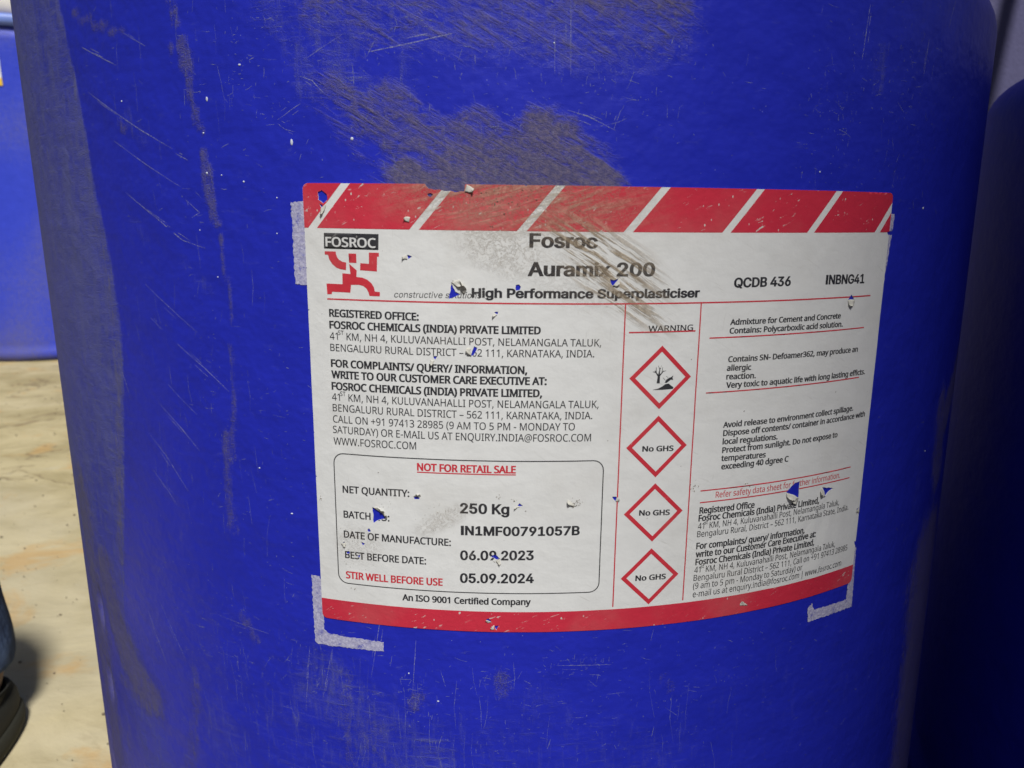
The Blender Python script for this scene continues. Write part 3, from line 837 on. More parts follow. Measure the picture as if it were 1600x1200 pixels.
# environment-hazard pictogram: bare tree, bank and fish
def limb(x0, y0, x1, y1, w0, w1):
    d = Vector((x1 - x0, y1 - y0)).normalized(); n = Vector((-d.y, d.x))
    return [(x0 - n.x * w0, y0 - n.y * w0), (x1 - n.x * w1, y1 - n.y * w1), (x1 + n.x * w1, y1 + n.y * w1), (x0 + n.x * w0, y0 + n.y * w0)]
tx, ty = 134.3, -72.6
pic = [limb(tx, ty, tx + 0.15, ty + 3.4, 0.62, 0.42), limb(tx + 0.1, ty + 2.6, tx - 1.6, ty + 5.0, 0.30, 0.14), limb(tx + 0.1, ty + 3.2, tx + 0.5, ty + 6.0, 0.34, 0.12),
       limb(tx + 0.2, ty + 2.8, tx + 2.0, ty + 4.9, 0.30, 0.12), limb(tx - 1.2, ty + 4.3, tx - 2.4, ty + 4.6, 0.14, 0.07), limb(tx - 1.0, ty + 4.2, tx - 1.1, ty + 6.4, 0.15, 0.07),
       limb(tx + 1.3, ty + 4.2, tx + 1.5, ty + 6.2, 0.14, 0.07), limb(tx + 1.6, ty + 4.5, tx + 3.0, ty + 4.9, 0.13, 0.06), limb(tx + 0.45, ty + 5.2, tx - 0.3, ty + 6.9, 0.12, 0.06), limb(tx + 0.2, ty + 4.6, tx + 1.0, ty + 6.9, 0.12, 0.05)]
bank = [(132.0, -75.1), (134.2, -74.7), (136.0, -73.9), (137.2, -73.0), (138.6, -72.8), (139.4, -73.5), (140.6, -74.3), (140.5, -75.0), (136.0, -75.2)]
fish = [(136.9, -72.4), (137.6, -71.2), (138.6, -70.6), (139.5, -70.3), (140.3, -69.6), (140.0, -70.7), (140.4, -71.5), (139.4, -71.3), (138.6, -71.9), (137.6, -72.6)]
fx = [limb(136.2, -70.5, 137.2, -71.6, 0.08, 0.06), limb(137.4, -69.9, 138.3, -70.6, 0.08, 0.05)]
def ccw(c):
    return c if contour_area(c) > 0 else c[::-1]
fill([ccw(c) for c in pic + [bank, fish] + fx], L1, "hazard_pictogram", M_BLACK, label)

# maker's mark: black name box over a red figure made of pipe bends
fill([[(7.6, -23.4), (28.75, -23.5), (28.95, -17.8), (7.8, -17.7)]], L1, "name_box", M_BLACK, label, grid=1.5)
LOGO = [[(7.8, -24.4), (7.8, -25.6), (9.1, -25.7), (9.5, -27.3), (10.6, -29.0), (12.2, -30.3), (14.0, -30.9), (16.0, -31.1), (16.2, -28.3), (14.8, -28.1), (13.5, -27.5), (12.7, -26.5), (12.3, -25.3), (12.2, -24.4)],
        [(17.2, -25.0), (17.3, -28.35), (20.2, -28.4), (20.2, -25.0)],
        [(25.1, -24.5), (25.0, -28.6), (21.7, -28.4), (21.5, -31.0), (28.0, -31.3), (28.2, -25.9), (28.9, -25.9), (28.9, -24.5)],
        [(17.3, -28.75), (17.7, -32.5), (14.5, -32.3), (14.4, -36.35), (8.0, -36.3), (8.2, -40.3), (10.0, -40.2), (10.2, -39.3), (17.4, -39.4), (17.8, -36.5), (21.0, -36.4),
         (22.6, -36.8), (23.8, -37.7), (24.5, -39.0), (24.7, -39.7), (24.9, -40.4), (28.9, -40.4), (28.9, -38.8), (27.0, -38.7), (26.7, -37.2), (25.8, -35.7), (24.2, -34.4), (22.3, -33.7), (20.0, -33.5), (20.2, -31.1)]]
for c in LOGO:
    fill([ccw(c)], L1, "logo_piece", M_REDTXT, label)

# ---- lettering
fdir = os.path.join(bpy.utils.resource_path('LOCAL'), 'datafiles', 'fonts')
FONTS = {}
for key, fn in (('N', 'NotoSansHebrew-Regular.woff2'), ('A', 'Inter.woff2')):
    try:
        FONTS[key] = bpy.data.fonts.load(os.path.join(fdir, fn))
    except Exception:
        FONTS[key] = None

def outlines(text, font):
    """closed contours of a string set at size 1"""
    cu = bpy.data.curves.new("t", 'FONT')
    cu.body = text
    cu.size = 1.0
    if FONTS.get(font): cu.font = FONTS[font]
    ob = bpy.data.objects.new("t", cu)
    COL.objects.link(ob)
    dg = bpy.context.evaluated_depsgraph_get()
    c2 = ob.evaluated_get(dg).to_curve(dg)
    out = []
    for sp in c2.splines:
        pts = []
        if sp.type == 'BEZIER':
            bp = sp.bezier_points
            n = len(bp)
            for i in range(n):
                a, b = bp[i], bp[(i + 1) % n]
                p0, p1, p2, p3 = a.co, a.handle_right, b.handle_left, b.co
                straight = (abs((p1 - p0).cross(p3 - p0).length) < 1e-5 and abs((p2 - p0).cross(p3 - p0).length) < 1e-5)
                m = 1 if straight else 4
                for k in range(m):
                    t = k / m; u = 1 - t
                    p = p0 * u ** 3 + p1 * 3 * u * u * t + p2 * 3 * u * t * t + p3 * t ** 3
                    if not pts or (abs(p.x - pts[-1][0]) + abs(p.y - pts[-1][1])) > 1e-4:
                        pts.append((p.x, p.y))
        else:
            pts = [(p.co.x, p.co.y) for p in sp.points]
        if len(pts) > 2:
            out.append(pts)
    ob.to_curve_clear() if hasattr(ob, 'to_curve_clear') else None
    bpy.data.objects.remove(ob)
    bpy.data.curves.remove(cu)
    return out

CAPH = {}
ORIENT = {}
def setup_font(k):
    c = outlines("H", k)
    CAPH[k] = max(p[1] for q in c for p in q)
    ORIENT[k] = 1 if contour_area(max(c, key=lambda q: abs(contour_area(q)))) > 0 else -1
for k in ('N', 'A'):
    setup_font(k)

def embolden(c, amt, orient):
    n = len(c); out = []
    for i in range(n):
        a, b, d = c[i - 1], c[i], c[(i + 1) % n]
        e1 = Vector((b[0] - a[0], b[1] - a[1])); e2 = Vector((d[0] - b[0], d[1] - b[1]))
        if e1.length < 1e-9 or e2.length < 1e-9:
            out.append(b); continue
        e1.normalize(); e2.normalize()
        n1, n2 = Vector((e1.y, -e1.x)), Vector((e2.y, -e2.x))
        m = n1 + n2
        if m.length < 0.3:
            m = n1
        else:
            m = m.normalized() * min(1.6, 1 / max(0.5, m.normalized().dot(n1)))
        out.append((b[0] + m.x * amt * orient, b[1] + m.y * amt * orient * 0.6))
    return out

def set_line(text, font):
    """contours of a whole line; ^..^ marks a superscript"""
    parts = text.split('^')
    x, out = 0.0, []
    for i, s in enumerate(parts):
        if not s: continue
        sup = i % 2 == 1
        lead = len(s) - len(s.lstrip(' '))
        cs = outlines(s.strip(' '), font)
        k, dy = (0.60, 0.40) if sup else (1.0, 0.0)
        if lead: x += 0.22
        mx = min(p[0] for c in cs for p in c)
        cs = [[((p[0] - mx) * k + x, p[1] * k + dy) for p in c] for c in cs]
        out += cs
        x = max(p[0] for c in cs for p in c) + 0.04
    return out

def jitter_ink(c, rnd, amp):
    return [(p[0] + rnd.uniform(-amp, amp), p[1] + rnd.uniform(-amp, amp)) for p in c]

def line_of_text(text, font, x0, x1, y0, y1, cap, bold, ink):
    squash = font == 'A' and 'I' in text
    cs = set_line(text.replace('I', '|') if squash else text, font)
    if squash:        # a plain upright for the capital I
        cs = [[(p[0] + (0.022 if p[0] > sum(q[0] for q in c) / len(c) else -0.022), min(max(p[1], 0.0), CAPH[font])) for p in c]
              if min(q[1] for q in c) < -0.05 else c for c in cs]
    if font == 'A' and bold: bold = 0.034
    if font == 'N': bold += 0.006
    if bold:
        cs = [embolden(c, bold, ORIENT[font]) for c in cs]
    a = min(p[0] for c in cs for p in c); b = max(p[0] for c in cs for p in c)
    kx = (x1 - x0) / (b - a); ky = cap / CAPH[font]
    shear = 0.20 if text.startswith('constructive') else 0.0
    out = []
    for c in cs:
        out.append([(x0 + (p[0] - a) * kx + shear * p[1] * ky, y0 + (y1 - y0) * (p[0] - a) / (b - a) + p[1] * ky) for p in c])
    mat = {'K': M_BLACK, 'R': M_REDTXT, 'W': M_WHITETXT}[ink]
    fill(out, L2 if ink == 'W' or text.startswith('High') else L1, "printed_line", mat, label)

for t in TEXTS:
    line_of_text(*t)

# ------------------------------------------------------------------ curled flaps of paper at the tears
def flap(base_a, base_b, tip, curl=1.0, h=2.0, n=7, both=True):
    """a tongue of paper hinged on the line a-b, its tip lifted off the drum and rolled back"""
    V, F, U = [], [], []
    m = 5
    a, b, t = Vector(base_a), Vector(base_b), Vector(tip)
    mid = (a + b) / 2
    for i in range(n + 1):
        v = i / n
        half = (b - a) / 2 * (1 - v) ** 0.7
        ang = v * math.pi * 0.75 * curl
        ctr = mid + (t - mid) * (math.sin(ang) / max(0.75 * math.pi * curl, .01) * 1.6)
        lift = h * (1 - math.cos(ang)) * 0.5
        for j in range(m + 1):
            u = j / m * 2 - 1
            p = ctr + half * u
            bow = 0.25 * h * v * (1 - u * u)
            V.append(label_point(p.x + random.uniform(-.16, .16) * (i > 0), p.y + random.uniform(-.16, .16) * (i > 0), 0.12 + lift + bow))
            U.append((p.x * .01, p.y * .01))
    for i in range(n):
        for j in range(m):
            q = i * (m + 1) + j
            F.append((q, q + 1, q + m + 2, q + m + 1))
    me = mesh_from("torn_flap", V, F, U)
    ob = link("torn_flap", me, M_TORN, label)
    sm = ob.modifiers.new("thickness", 'SOLIDIFY'); sm.thickness = 0.00012
    return ob

for f in (((56.0, -34.0), (60.2, -39.2), (60.8, -35.0), 0.9, 2.2), ((55.6, -34.6), (58.2, -33.6), (59.0, -36.5), 0.8, 1.2), ((23.6, -123.6), (28.6, -126.6), (27.8, -124.2), 0.8, 1.6),
          ((27.0, -125.2), (29.4, -128.4), (29.4, -126.0), 0.9, 1.2), ((40.3, -118.0), (43.2, -117.9), (42.4, -116.6), 0.9, 1.2),
          ((197.0, -123.0), (204.2, -126.4), (199.2, -127.0), 0.9, 2.0), ((198.5, -124.6), (204.0, -127.2), (201.5, -128.4), 0.7, 1.2), ((217.4, -123.8), (219.9, -128.3), (216.6, -127.2), 0.8, 1.6),
          ((222.0, -43.2), (226.2, -43.4), (224.0, -46.6), 0.9, 1.5), ((62.5, -58.6), (63.0, -61.9), (60.8, -59.8), 0.8, 1.2), ((71.2, -45.6), (72.4, -46.2), (70.8, -47.0), 0.8, 1.0),
          ((114.8, -35.4), (117.0, -32.8), (117.0, -35.2), 0.8, 1.0), ((39.6, -26.6), (39.3, -25.0), (37.6, -26.2), 0.8, 1.2), ((47.6, -63.6), (49.2, -63.8), (48.0, -65.6), 0.7, 1.0),
          ((82.0, -120.9), (80.8, -120.6), (79.6, -121.6), 0.8, 1.0), ((60.6, -2.6), (61.4, 0.0), (64.6, -2.4), 0.9, 1.6), ((9.9, -140.5), (11.9, -139.7), (11.4, -141.6), 0.7, 0.9),
          ((7.0, -9.0), (9.4, -7.0), (7.2, -11.6), 0.8, 1.2), ((40.9, -11.6), (40.4, -13.5), (38.4, -12.0), 0.8, 1.2), ((119.8, -117.8), (119.4, -119.6), (121.0, -118.8), 0.8, 0.9),
          ((100.6, -118.2), (103.8, -121.0), (100.4, -119.8), 0.8, 1.6), ((244.6, -137.8), (244.8, -140.6), (242.6, -139.2), 0.7, 1.0), ((74.3, -142.8), (72.6, -143.6), (74.4, -145.4), 0.8, 1.0),
          ((177.6, -171.0), (181.6, -171.6), (178.8, -169.6), 0.5, 0.8), ((69.6, -170.8), (71.2, -170.2), (69.0, -169.4), 0.7, 0.9), ((72.2, -173.8), (72.3, -171.6), (70.9, -172.9), 0.7, 0.8)):
    flap(*f)

# ------------------------------------------------------------------ dirt lumps and scratches as real relief
def ribbon(verts, faces, pts, width, place, off=0.06):
    """thin raised line along pts (mm)"""
    P = [Vector(p) for p in pts]
    # smooth the polyline a little
    Q = []
    for a, b in zip(P[:-1], P[1:]):
        m = max(1, int((b - a).length / 1.2))
        Q += [a + (b - a) * k / m for k in range(m)]
    Q.append(P[-1])
    b0 = len(verts)
    n = len(Q)
    for i, q in enumerate(Q):
        d = (Q[min(i + 1, n - 1)] - Q[max(i - 1, 0)])
        if d.length < 1e-6: d = Vector((1, 0))
        d.normalize()
        nn = Vector((-d.y, d.x))
        w = width * 0.5 * (0.15 + 0.85 * math.sin(math.pi * (i + 0.35) / (n - 0.3)) ** 0.5 if n > 2 else 1) * random.uniform(0.55, 1.2)
        q = q + nn * random.uniform(-0.06, 0.06)
        verts.append(place(q.x + nn.x * w, q.y + nn.y * w, off))
        verts.append(place(q.x - nn.x * w, q.y - nn.y * w, off))
    for i in range(n - 1):
        k = b0 + i * 2
        faces.append((k, k + 1, k + 3, k + 2))

def scuff_material(name, col, lo=0.35, amt=0.75):
    m, N = material(name)
    co = N.obj()
    n = N.noise(co, 1500, 3, 0.7)
    n2 = N.noise(co, 90, 3, 0.6)
    a = N.math('MULTIPLY', N.ramp(n, 0.35, 0.62, 0.25, 1.0), N.ramp(n2, 0.35, 0.6, lo, amt))
    N.bsdf(N.mix(n, tuple(x * .8 for x in col), tuple(min(1, x * 1.2) for x in col)), 0.7, None, 0.3, a)
    return m
M_SCUFF = scuff_material("pale_scuffed_plastic", (0.30, 0.31, 0.52), 0.45, 0.9)
M_SCUFF2 = scuff_material("faint_scuffed_plastic", (0.24, 0.26, 0.46), 0.3, 0.8)

def in_label(s, z, m=1.0):
    a, b = s * 0.001 / R, z * 0.001 / R
    x, y = (CA * a + SA * b - S0) * R * 1000, (-SA * a + CA * b - T0) * R * 1000
    return -m < x < LW + m and -LH - m < y < m

V, F = [], []
for pts, w in SCRATCHES:
    ribbon(V, F, pts, w * 0.75, drum_point)
    for k in range(2):
        if random.random() < 0.6:
            t = random.uniform(0.1, 0.6)
            a, b = Vector(pts[0]), Vector(pts[-1])
            o = Vector((random.uniform(-2, 2), random.uniform(-2, 2)))
            ribbon(V, F, [a + (b - a) * t + o, a + (b - a) * (t + 0.25) + o], w * 0.5, drum_point)
link("scratches", mesh_from("scratches", V, F), M_SCUFF, drum, kind="stuff")

V, F = [], []
def nick(s, z, ln, ang, w):
    if in_label(s, z): return
    d = Vector((math.cos(ang), math.sin(ang))) * ln / 2
    c = Vector((random.uniform(-.2, .2), random.uniform(-.2, .2))) * ln * 0.3
    ribbon(V, F, [Vector((s, z)) - d, Vector((s, z)) + c, Vector((s, z)) + d], w, drum_point)
rn = random.Random(3)
for k in range(520):                       # all over, thin
    s, z = rn.uniform(-215, 300), rn.uniform(-300, 110)
    nick(s, z, rn.choice((0.8, 1.2, 2, 3)) * rn.uniform(.6, 1.4), rn.choice((0, 0, 0.1, -0.6, 1.5, 0.5)) + rn.gauss(0, .25), rn.uniform(0.15, 0.3))
for cs, cz, rs, rz, n in ((-60, -215, 110, 45, 330), (20, -205, 60, 30, 150), (80, -200, 40, 28, 90), (-75, -190, 14, 18, 90), (-40, -198, 8, 10, 60), (-5, -190, 8, 5, 50), (30, -183, 14, 5, 50), (-100, 45, 20, 40, 110), (170, 40, 30, 40, 200), (-30, 55, 60, 25, 300),
                          (-95, -110, 14, 60, 120), (-125, -60, 12, 90, 120), (-140, -190, 40, 30, 260), (40, 45, 30, 25, 140), (130, 35, 15, 25, 110), (-20, 20, 45, 20, 220), (-190, -220, 20, 60, 150)):
    for k in range(n):
        s, z = rn.gauss(cs, rs * .6), rn.gauss(cz, rz * .6)
        nick(s, z, min(7, 0.5 / rn.uniform(.08, 1.0)) * rn.uniform(.6, 1.4), rn.choice((0, 0, 0.1, -0.5, 1.55, 1.4, 1.5)) + rn.gauss(0, .25), rn.uniform(0.10, 0.30))
for k in range(170):                       # fine rubbed lines running up and down the lower half and the left
    if k % 3: s, z, l = rn.gauss(-60, 90), rn.uniform(-290, -185), rn.uniform(6, 26)
    else: s, z, l = rn.uniform(-170, -95), rn.uniform(-170, 80), rn.uniform(5, 18)
    a = 1.571 + rn.gauss(0, .12)
    if not (in_label(s, z + l / 2, 3) or in_label(s, z - l / 2, 3)):
        nick(s, z, l, a, rn.uniform(0.08, 0.20))
link("nicks", mesh_from("nicks", V, F), M_SCUFF2, drum, kind="stuff")

# paint-white specks, each a flattened drop
M_SPECK = plain("white_spatter", (0.62, 0.66, 0.74), 0.6, 0.1, 500)
bm = bmesh.new()
for s, z, a, b in ((-79.4, 22.6, .55, 1.2), (-55.8, 23.3, .6, .6), (-162, 41, .35, .35), (-118, 12.4, .45, .5), (-111, 11.5, .3, .3), (-101, 9, .4, .4), (-117, -27, .3, .3),
                   (-88, -10, .3, .3), (-115, 39, .5, .9), (-99, 50, .6, .4), (-87, 3, .3, .3), (-124, -9, .3, .3), (-118, 27, .35, .35), (195, -2, .7, .5), (230, -120, .5, .4), (-104, -104, .4, .3),
                   (-30, -200, .5, .3), (-42, -188, .3, .4), (16, 54, .3, .3), (124, 12, .4, .3), (-90, -122, .6, .3)):
    g = bmesh.ops.create_uvsphere(bm, u_segments=8, v_segments=5, radius=1.0)
    P = Vector(drum_point(s, z)); ang = s * 0.001 / R
    t = Vector((math.cos(ang), math.sin(ang), 0)); o = Vector((math.sin(ang), -math.cos(ang), 0))
    for v in g['verts']:
        c = v.co.copy()
        v.co = P + t * c.x * a * .001 + Vector((0, 0, 1)) * c.y * b * .001 + o * c.z * .00025
me = bpy.data.meshes.new("paint_specks"); bm.to_mesh(me); bm.free()
link("paint_specks", me, M_SPECK, drum, kind="stuff")

# caked crumbs of mud where the patch meets the label and on the tears
M_CRUMB = plain("dried_mud", (0.22, 0.185, 0.14), 0.95, 0.3, 900, 0.0005)
bm = bmesh.new()
rm = random.Random(21)
def crumb(P, out, size):
    g = bmesh.ops.create_icosphere(bm, subdivisions=1, radius=size)
    sx, sy, sz = rm.uniform(.5, 1.6), rm.uniform(.5, 1.3), rm.uniform(.3, .7)
    rot = Matrix.Rotation(rm.uniform(0, 6), 3, out)
    for v in g['verts']:
        c = Vector((v.co.x * sx, v.co.y * sy, v.co.z * sz)) * rm.uniform(.75, 1.2)
        v.co = Vector(P) + rot @ c
def on_label(x, y, n, spread, size):
    for k in range(n):
        px, py = rm.gauss(x, spread), rm.gauss(y, spread * .7)
        if not (1 < px < LW - 1 and -LH + 1 < py < -0.4): continue
        p = label_point(px, py, 0.1)
        crumb(p, Vector((p[0], p[1], 0)).normalized(), rm.uniform(.3, 1) * size)
for a in ((66, -3.5, 16, 3, .00028), (75, -5, 22, 4, .0003), (72, -8, 10, 2, .0003), (85, -3, 14, 2.5, .0003), (101, -8.5, 10, 1.5, .0002), (58, -4, 6, 1.5, .0002), (104, -119.6, 26, 1.4, .0003), (79.5, -118.4, 6, .7, .00025),
          (74, -116.5, 6, .8, .0003), (153, -115.5, 14, 1.5, .0003), (176, -117, 9, 1.2, .00025), (29, -122.5, 10, 2, .00025), (51, -126, 24, 5, .00016), (14, -136, 10, 2, .0002), (13, -148, 6, 1.5, .0003),
          (1.8, -122, 8, 1, .00025), (15, -160, 4, .7, .0003), (42, -133, 6, 6, .00015), (72, -143, 8, 1.2, .00025), (120, -40, 8, 5, .00018), (223, -45, 6, 1.4, .0002), (50, -12, 5, 5, .00018), (70, -14.5, 2, .3, .0005),
          (20, -150, 10, 6, .00018), (199, -126, 8, 2, .0002)):
    on_label(*a)
for k in range(130):
    s, z = rm.gauss(-5, 22), rm.gauss(19, 8)
    if in_label(s, z): continue
    p = drum_point(s, z, 0.05)
    crumb(p, Vector((p[0], p[1], 0)).normalized(), rm.uniform(.00008, .00022))
me = bpy.data.meshes.new("mud_crumbs"); bm.to_mesh(me); bm.free()
link("mud_crumbs", me, M_CRUMB, drum, kind="stuff")

# ------------------------------------------------------------------ remnants of an older label: pale corner marks
def residue_material():
    m, N = material("pale_adhesive_residue")
    uv = N.uv()
    n = N.noise(uv, 70, 4, 0.7, 0.5)
    c = N.mix(N.ramp(n, 0.35, 0.7), (0.34, 0.33, 0.52), (0.56, 0.55, 0.70))
    b = N.mix(N.ramp(N.noise(uv, 26, 6, 0.78, 0.6), 0.53, 0.66, 0, 0.75), c, (0.06, 0.07, 0.42))
    N.bsdf(b, 0.75, N.bump(n, 0.0004, 0.7), 0.3)
    return m
M_RES = residue_material()
for i, q in enumerate(([(-81.2, 1.4), (-81.5, -28.6), (-76.5, -29.0), (-76.0, 1.8)],
                       [(-82.7, -147.8), (-82.9, -178.2), (-81.5, -179.2), (-52.2, -178.9), (-52.1, -174.6), (-76.0, -173.6), (-78.4, -172.0), (-78.0, -160), (-78.9, -148.0)],
                       [(168.3, -3.9), (168.0, -11.2), (171.2, -11.0), (171.6, -4.2)],
                       [(168.0, -12.9), (166.5, -33.9), (168.6, -33.4), (171.0, -12.7)],
                       [(167.6, -153.3), (168.6, -183.2), (138.2, -182.3), (137.3, -175.6), (139.8, -173.6), (141.6, -177.2), (163.6, -178.2), (164.1, -166.6), (164.8, -153.3)])):
    q = ccw(ragged(q, 0.28, 0.8, 40 + i))
    fill([q], 0.16, "adhesive_mark", M_RES, drum, grid=1.6, holes=False, place=lambda x, y, l: drum_point(x, y, l))

# ------------------------------------------------------------------ the ground
def floor_material():
    m, N = material("dusty_tan_concrete")
    co = N.obj()
    big = N.noise(co, 1.3, 5, 0.6, 0.4)
    med = N.noise(N.mapped(co, (1.0, 1.7, 1), math.radians(10)), 5.0, 7, 0.66, 0.5)
    fine = N.noise(co, 110, 5, 0.7)
    c = N.mix(N.ramp(med, 0.33, 0.68), (0.37, 0.305, 0.155), (0.56, 0.475, 0.275))
    c = N.mix(N.ramp(big, 0.46, 0.66, 0, 0.5), c, (0.62, 0.56, 0.42))
    c = N.mix(N.ramp(N.noise(co, 6.5, 6, 0.65, 0.5), 0.54, 0.66, 0, 0.55), c, (0.56, 0.33, 0.11))
    c = N.mix(N.ramp(N.noise(N.mapped(co, (0.6, 1, 1), 0.4), 12, 6, 0.7, 0.8), 0.58, 0.72, 0, 0.35), c, (0.56, 0.52, 0.41))
    st = N.noise(N.mapped(co, (0.35, 1.0, 1), math.radians(12)), 17, 6, 0.7, 0.8)
    c = N.mix(N.ramp(st, 0.55, 0.74, 0, 0.45), c, (0.26, 0.19, 0.10))
    crack = N.ramp(N.math('ABSOLUTE', N.math('SUBTRACT', N.noise(co, 1.7, 5, 0.55, 0.9), 0.5)), 0.0, 0.006, 0.55, 0.0)
    c = N.mix(crack, c, (0.16, 0.11, 0.06))
    c = N.mix(N.ramp(fine, 0.60, 0.8, 0, 0.4), c, (0.24, 0.17, 0.10))
    # ground coloured dark right and front to cut light bounced onto the drum
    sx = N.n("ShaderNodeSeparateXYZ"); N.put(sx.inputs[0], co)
    bounce_cut = N.ramp(N.math('ADD', sx.outputs[0], N.math('MULTIPLY', big, 0.5)), 0.02, 0.24)
    bounce_cut = N.math('MAXIMUM', bounce_cut, N.ramp(N.math('ADD', sx.outputs[1], N.math('MULTIPLY', big, -0.3)), -0.55, -0.33, 1.0, 0.0))
    c = N.mix(bounce_cut, c, N.mix(med, (0.035, 0.028, 0.022), (0.075, 0.06, 0.045)))
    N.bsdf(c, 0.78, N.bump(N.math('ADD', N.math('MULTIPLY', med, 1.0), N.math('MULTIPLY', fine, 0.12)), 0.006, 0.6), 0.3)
    return m

V, F = [], []
nx = 120
xs = np.concatenate([[-60, -20], np.linspace(-8, 8, nx), [20, 60]]); ys = np.concatenate([[-60, -20], np.linspace(-4, 10, nx), [25, 60]])
for y in ys:
    for x in xs:
        V.append((x, y, 0.0015 * noise.noise(Vector((x * 2, y * 2, 0))) - 0.0015))
w = len(xs)
F = [(j * w + i, j * w + i + 1, (j + 1) * w + i + 1, (j + 1) * w + i) for j in range(len(ys) - 1) for i in range(w - 1)]
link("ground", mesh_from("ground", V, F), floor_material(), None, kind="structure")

# grit and pale chips lying on it
M_GRIT = plain("floor_grit", (0.20, 0.16, 0.11), 0.9, 0.35, 300)
bm = bmesh.new()
rg = random.Random(9)
for k in range(2600):
    x, y = rg.uniform(-1.6, -0.2), rg.uniform(-0.2, 2.2)
    sz = rg.uniform(.0003, .0010) * rg.choice((1, 1, 1, 2.2))
    g = bmesh.ops.create_icosphere(bm, subdivisions=1, radius=sz)
    for v in g['verts']:
        v.co = Vector((v.co.x * rg.uniform(.7, 1.5), v.co.y, v.co.z * .5)) + Vector((x, y, sz * 0.2))
me = bpy.data.meshes.new("grit"); bm.to_mesh(me); bm.free()
link("grit", me, M_GRIT, None, kind="stuff", label="fine dark grit scattered over the tan floor", category="grit")

# ------------------------------------------------------------------ other drums
def simple_drum(name, cx, cy, height, label_text, mat, radius=R, seg=96, lid=None, ring=None, plain_top=False):
    root = link(name, None, (), None, label=label_text, category="drum")
    root.location = (cx, cy, 0)
    prof = [(0, radius - .03), (0, radius - .016), (.004, radius - .006), (.010, radius - .001), (.018, radius + .004), (.034, radius + .004), (.042, radius - .002), (.06, radius)]
    prof += [(z, radius) for z in np.linspace(.08, height - .075, 24)]
    prof += [(height - .060, radius), (height - .052, radius - .006), (height - .040, radius - .008)]
    if plain_top:
        prof = [p for p in prof if p[0] < height - .07]
        prof += [(height - .030, radius)] + [(height - .030 + .030 * math.sin(t), radius - .030 * (1 - math.cos(t))) for t in np.linspace(.15, math.pi / 2, 9)] + [(height, radius - .06), (height + .002, radius - .065), (height + .002, .02)]
    V, UV, F = [], [], []
    for z, r in prof:
        for k in range(seg):
            a = 2 * math.pi * k / seg
            rr = r + 0.0015 * noise.noise(Vector((math.cos(a) * 2, math.sin(a) * 2, z * 6)))
            V.append((rr * math.cos(a), rr * math.sin(a), z))
            UV.append(((a if a < math.pi * 1.75 else a - 2 * math.pi) * radius * 10, z * 10))
    for i in range(len(prof) - 1):
        for k in range(seg):
            q = (k + 1) % seg
            F.append((i * seg + k, i * seg + q, (i + 1) * seg + q, (i + 1) * seg + k))
    F.append(list(range(seg))[::-1])
    me = mesh_from("body", V, F, UV)
    at = me.color_attributes.new("grime", 'FLOAT_COLOR', 'POINT')
    g = np.zeros((len(V), 4), dtype=np.float32); g[:, 3] = 1
    for i, v in enumerate(V):
        n = noise.noise(Vector((v[0] * 5, v[1] * 5, v[2] * 4 + cx)))
        g[i, 0] = (max(0, n * 0.9 + 0.12) + 0.35 * math.exp(-v[2] / .15)) * (0.05 if plain_top else 1)
        g[i, 1] = max(0, 0.35 + n * 0.5) * (0.35 if plain_top else 1)
    at.data.foreach_set("color", g.ravel())
    link("body", me, mat, root)
    # lid with a rolled rim
    def lathe(nm, pr, m):
        VV, FF = [], []
        for z, r in pr:
            for k in range(seg):
                a = 2 * math.pi * k / seg
                VV.append((r * math.cos(a), r * math.sin(a), z))
        for i in range(len(pr) - 1):
            for k in range(seg):
                q = (k + 1) % seg
                FF.append((i * seg + k, i * seg + q, (i + 1) * seg + q, (i + 1) * seg + k))
        FF.append([(len(pr) - 1) * seg + k for k in range(seg)])
        return link(nm, mesh_from(nm, VV, FF), m, root)
    h = height
    if plain_top:
        lathe('bung', [(h + .001, .028), (h + .010, .028), (h + .012, .024), (h + .012, .002)], lid or mat_lid).location = (.17, 0, 0)
        return root
    lathe("lid", [(h - .042, radius - .012), (h - .020, radius - .012), (h - .010, radius - .014), (h - .008, radius - .10), (h - .009, .05)], lid or mat_lid)
    lathe("lid_ring", [(h - .036, radius - .011), (h - .034, radius + .006), (h - .026, radius + .011), (h - .012, radius + .011), (h - .002, radius + .006), (h, radius - .004), (h - .004, radius - .013), (h - .012, radius - .016)], ring or mat_ring)
    return root

mat_lid = plain("blue_drum_lid", (0.03, 0.045, 0.40), 0.5, 0.15, 20)
mat_ring = plain("pale_blue_rim", (0.16, 0.24, 0.62), 0.4, 0.15, 20)
M_FAR = drum_plastic("blue_drum_plastic_lighter", (0.035, 0.060, 0.56))
far = simple_drum("plastic_drum", -1.65, 2.29, 1.078, "blue plastic drum standing on the tan floor in the far left background", M_FAR)
# foot ring of the far drum catching the light
# pale label wrapped on the far drum's left side, yellow lower edge
M_FL = plain("far_label_white", (0.72, 0.74, 0.74), 0.5, 0.05, 10)
M_FY = plain("far_label_yellow", (0.75, 0.50, 0.05), 0.5, 0.05, 10)
def far_patch(nm, a0, a1, z0, z1, m, lift):
    V, F = [], []
    n = 14
    for k in range(n + 1):
        a = a0 + (a1 - a0) * k / n
        for z in (z0, z1):
            for rr in (R + lift,):
                V.append((rr * math.cos(a), rr * math.sin(a), z))
    for k in range(n):
        F.append((2 * k, 2 * k + 2, 2 * k + 3, 2 * k + 1))
    return link(nm, mesh_from(nm, V, F), m, far)
FA1 = math.radians(-71.5)
wl = far_patch("label", FA1 - 0.95, FA1, 0.888, 0.968, M_FL, 0.0025)
wy = far_patch("label_stripe", FA1 - 0.95, FA1, 0.866, 0.888, M_FY, 0.0025)

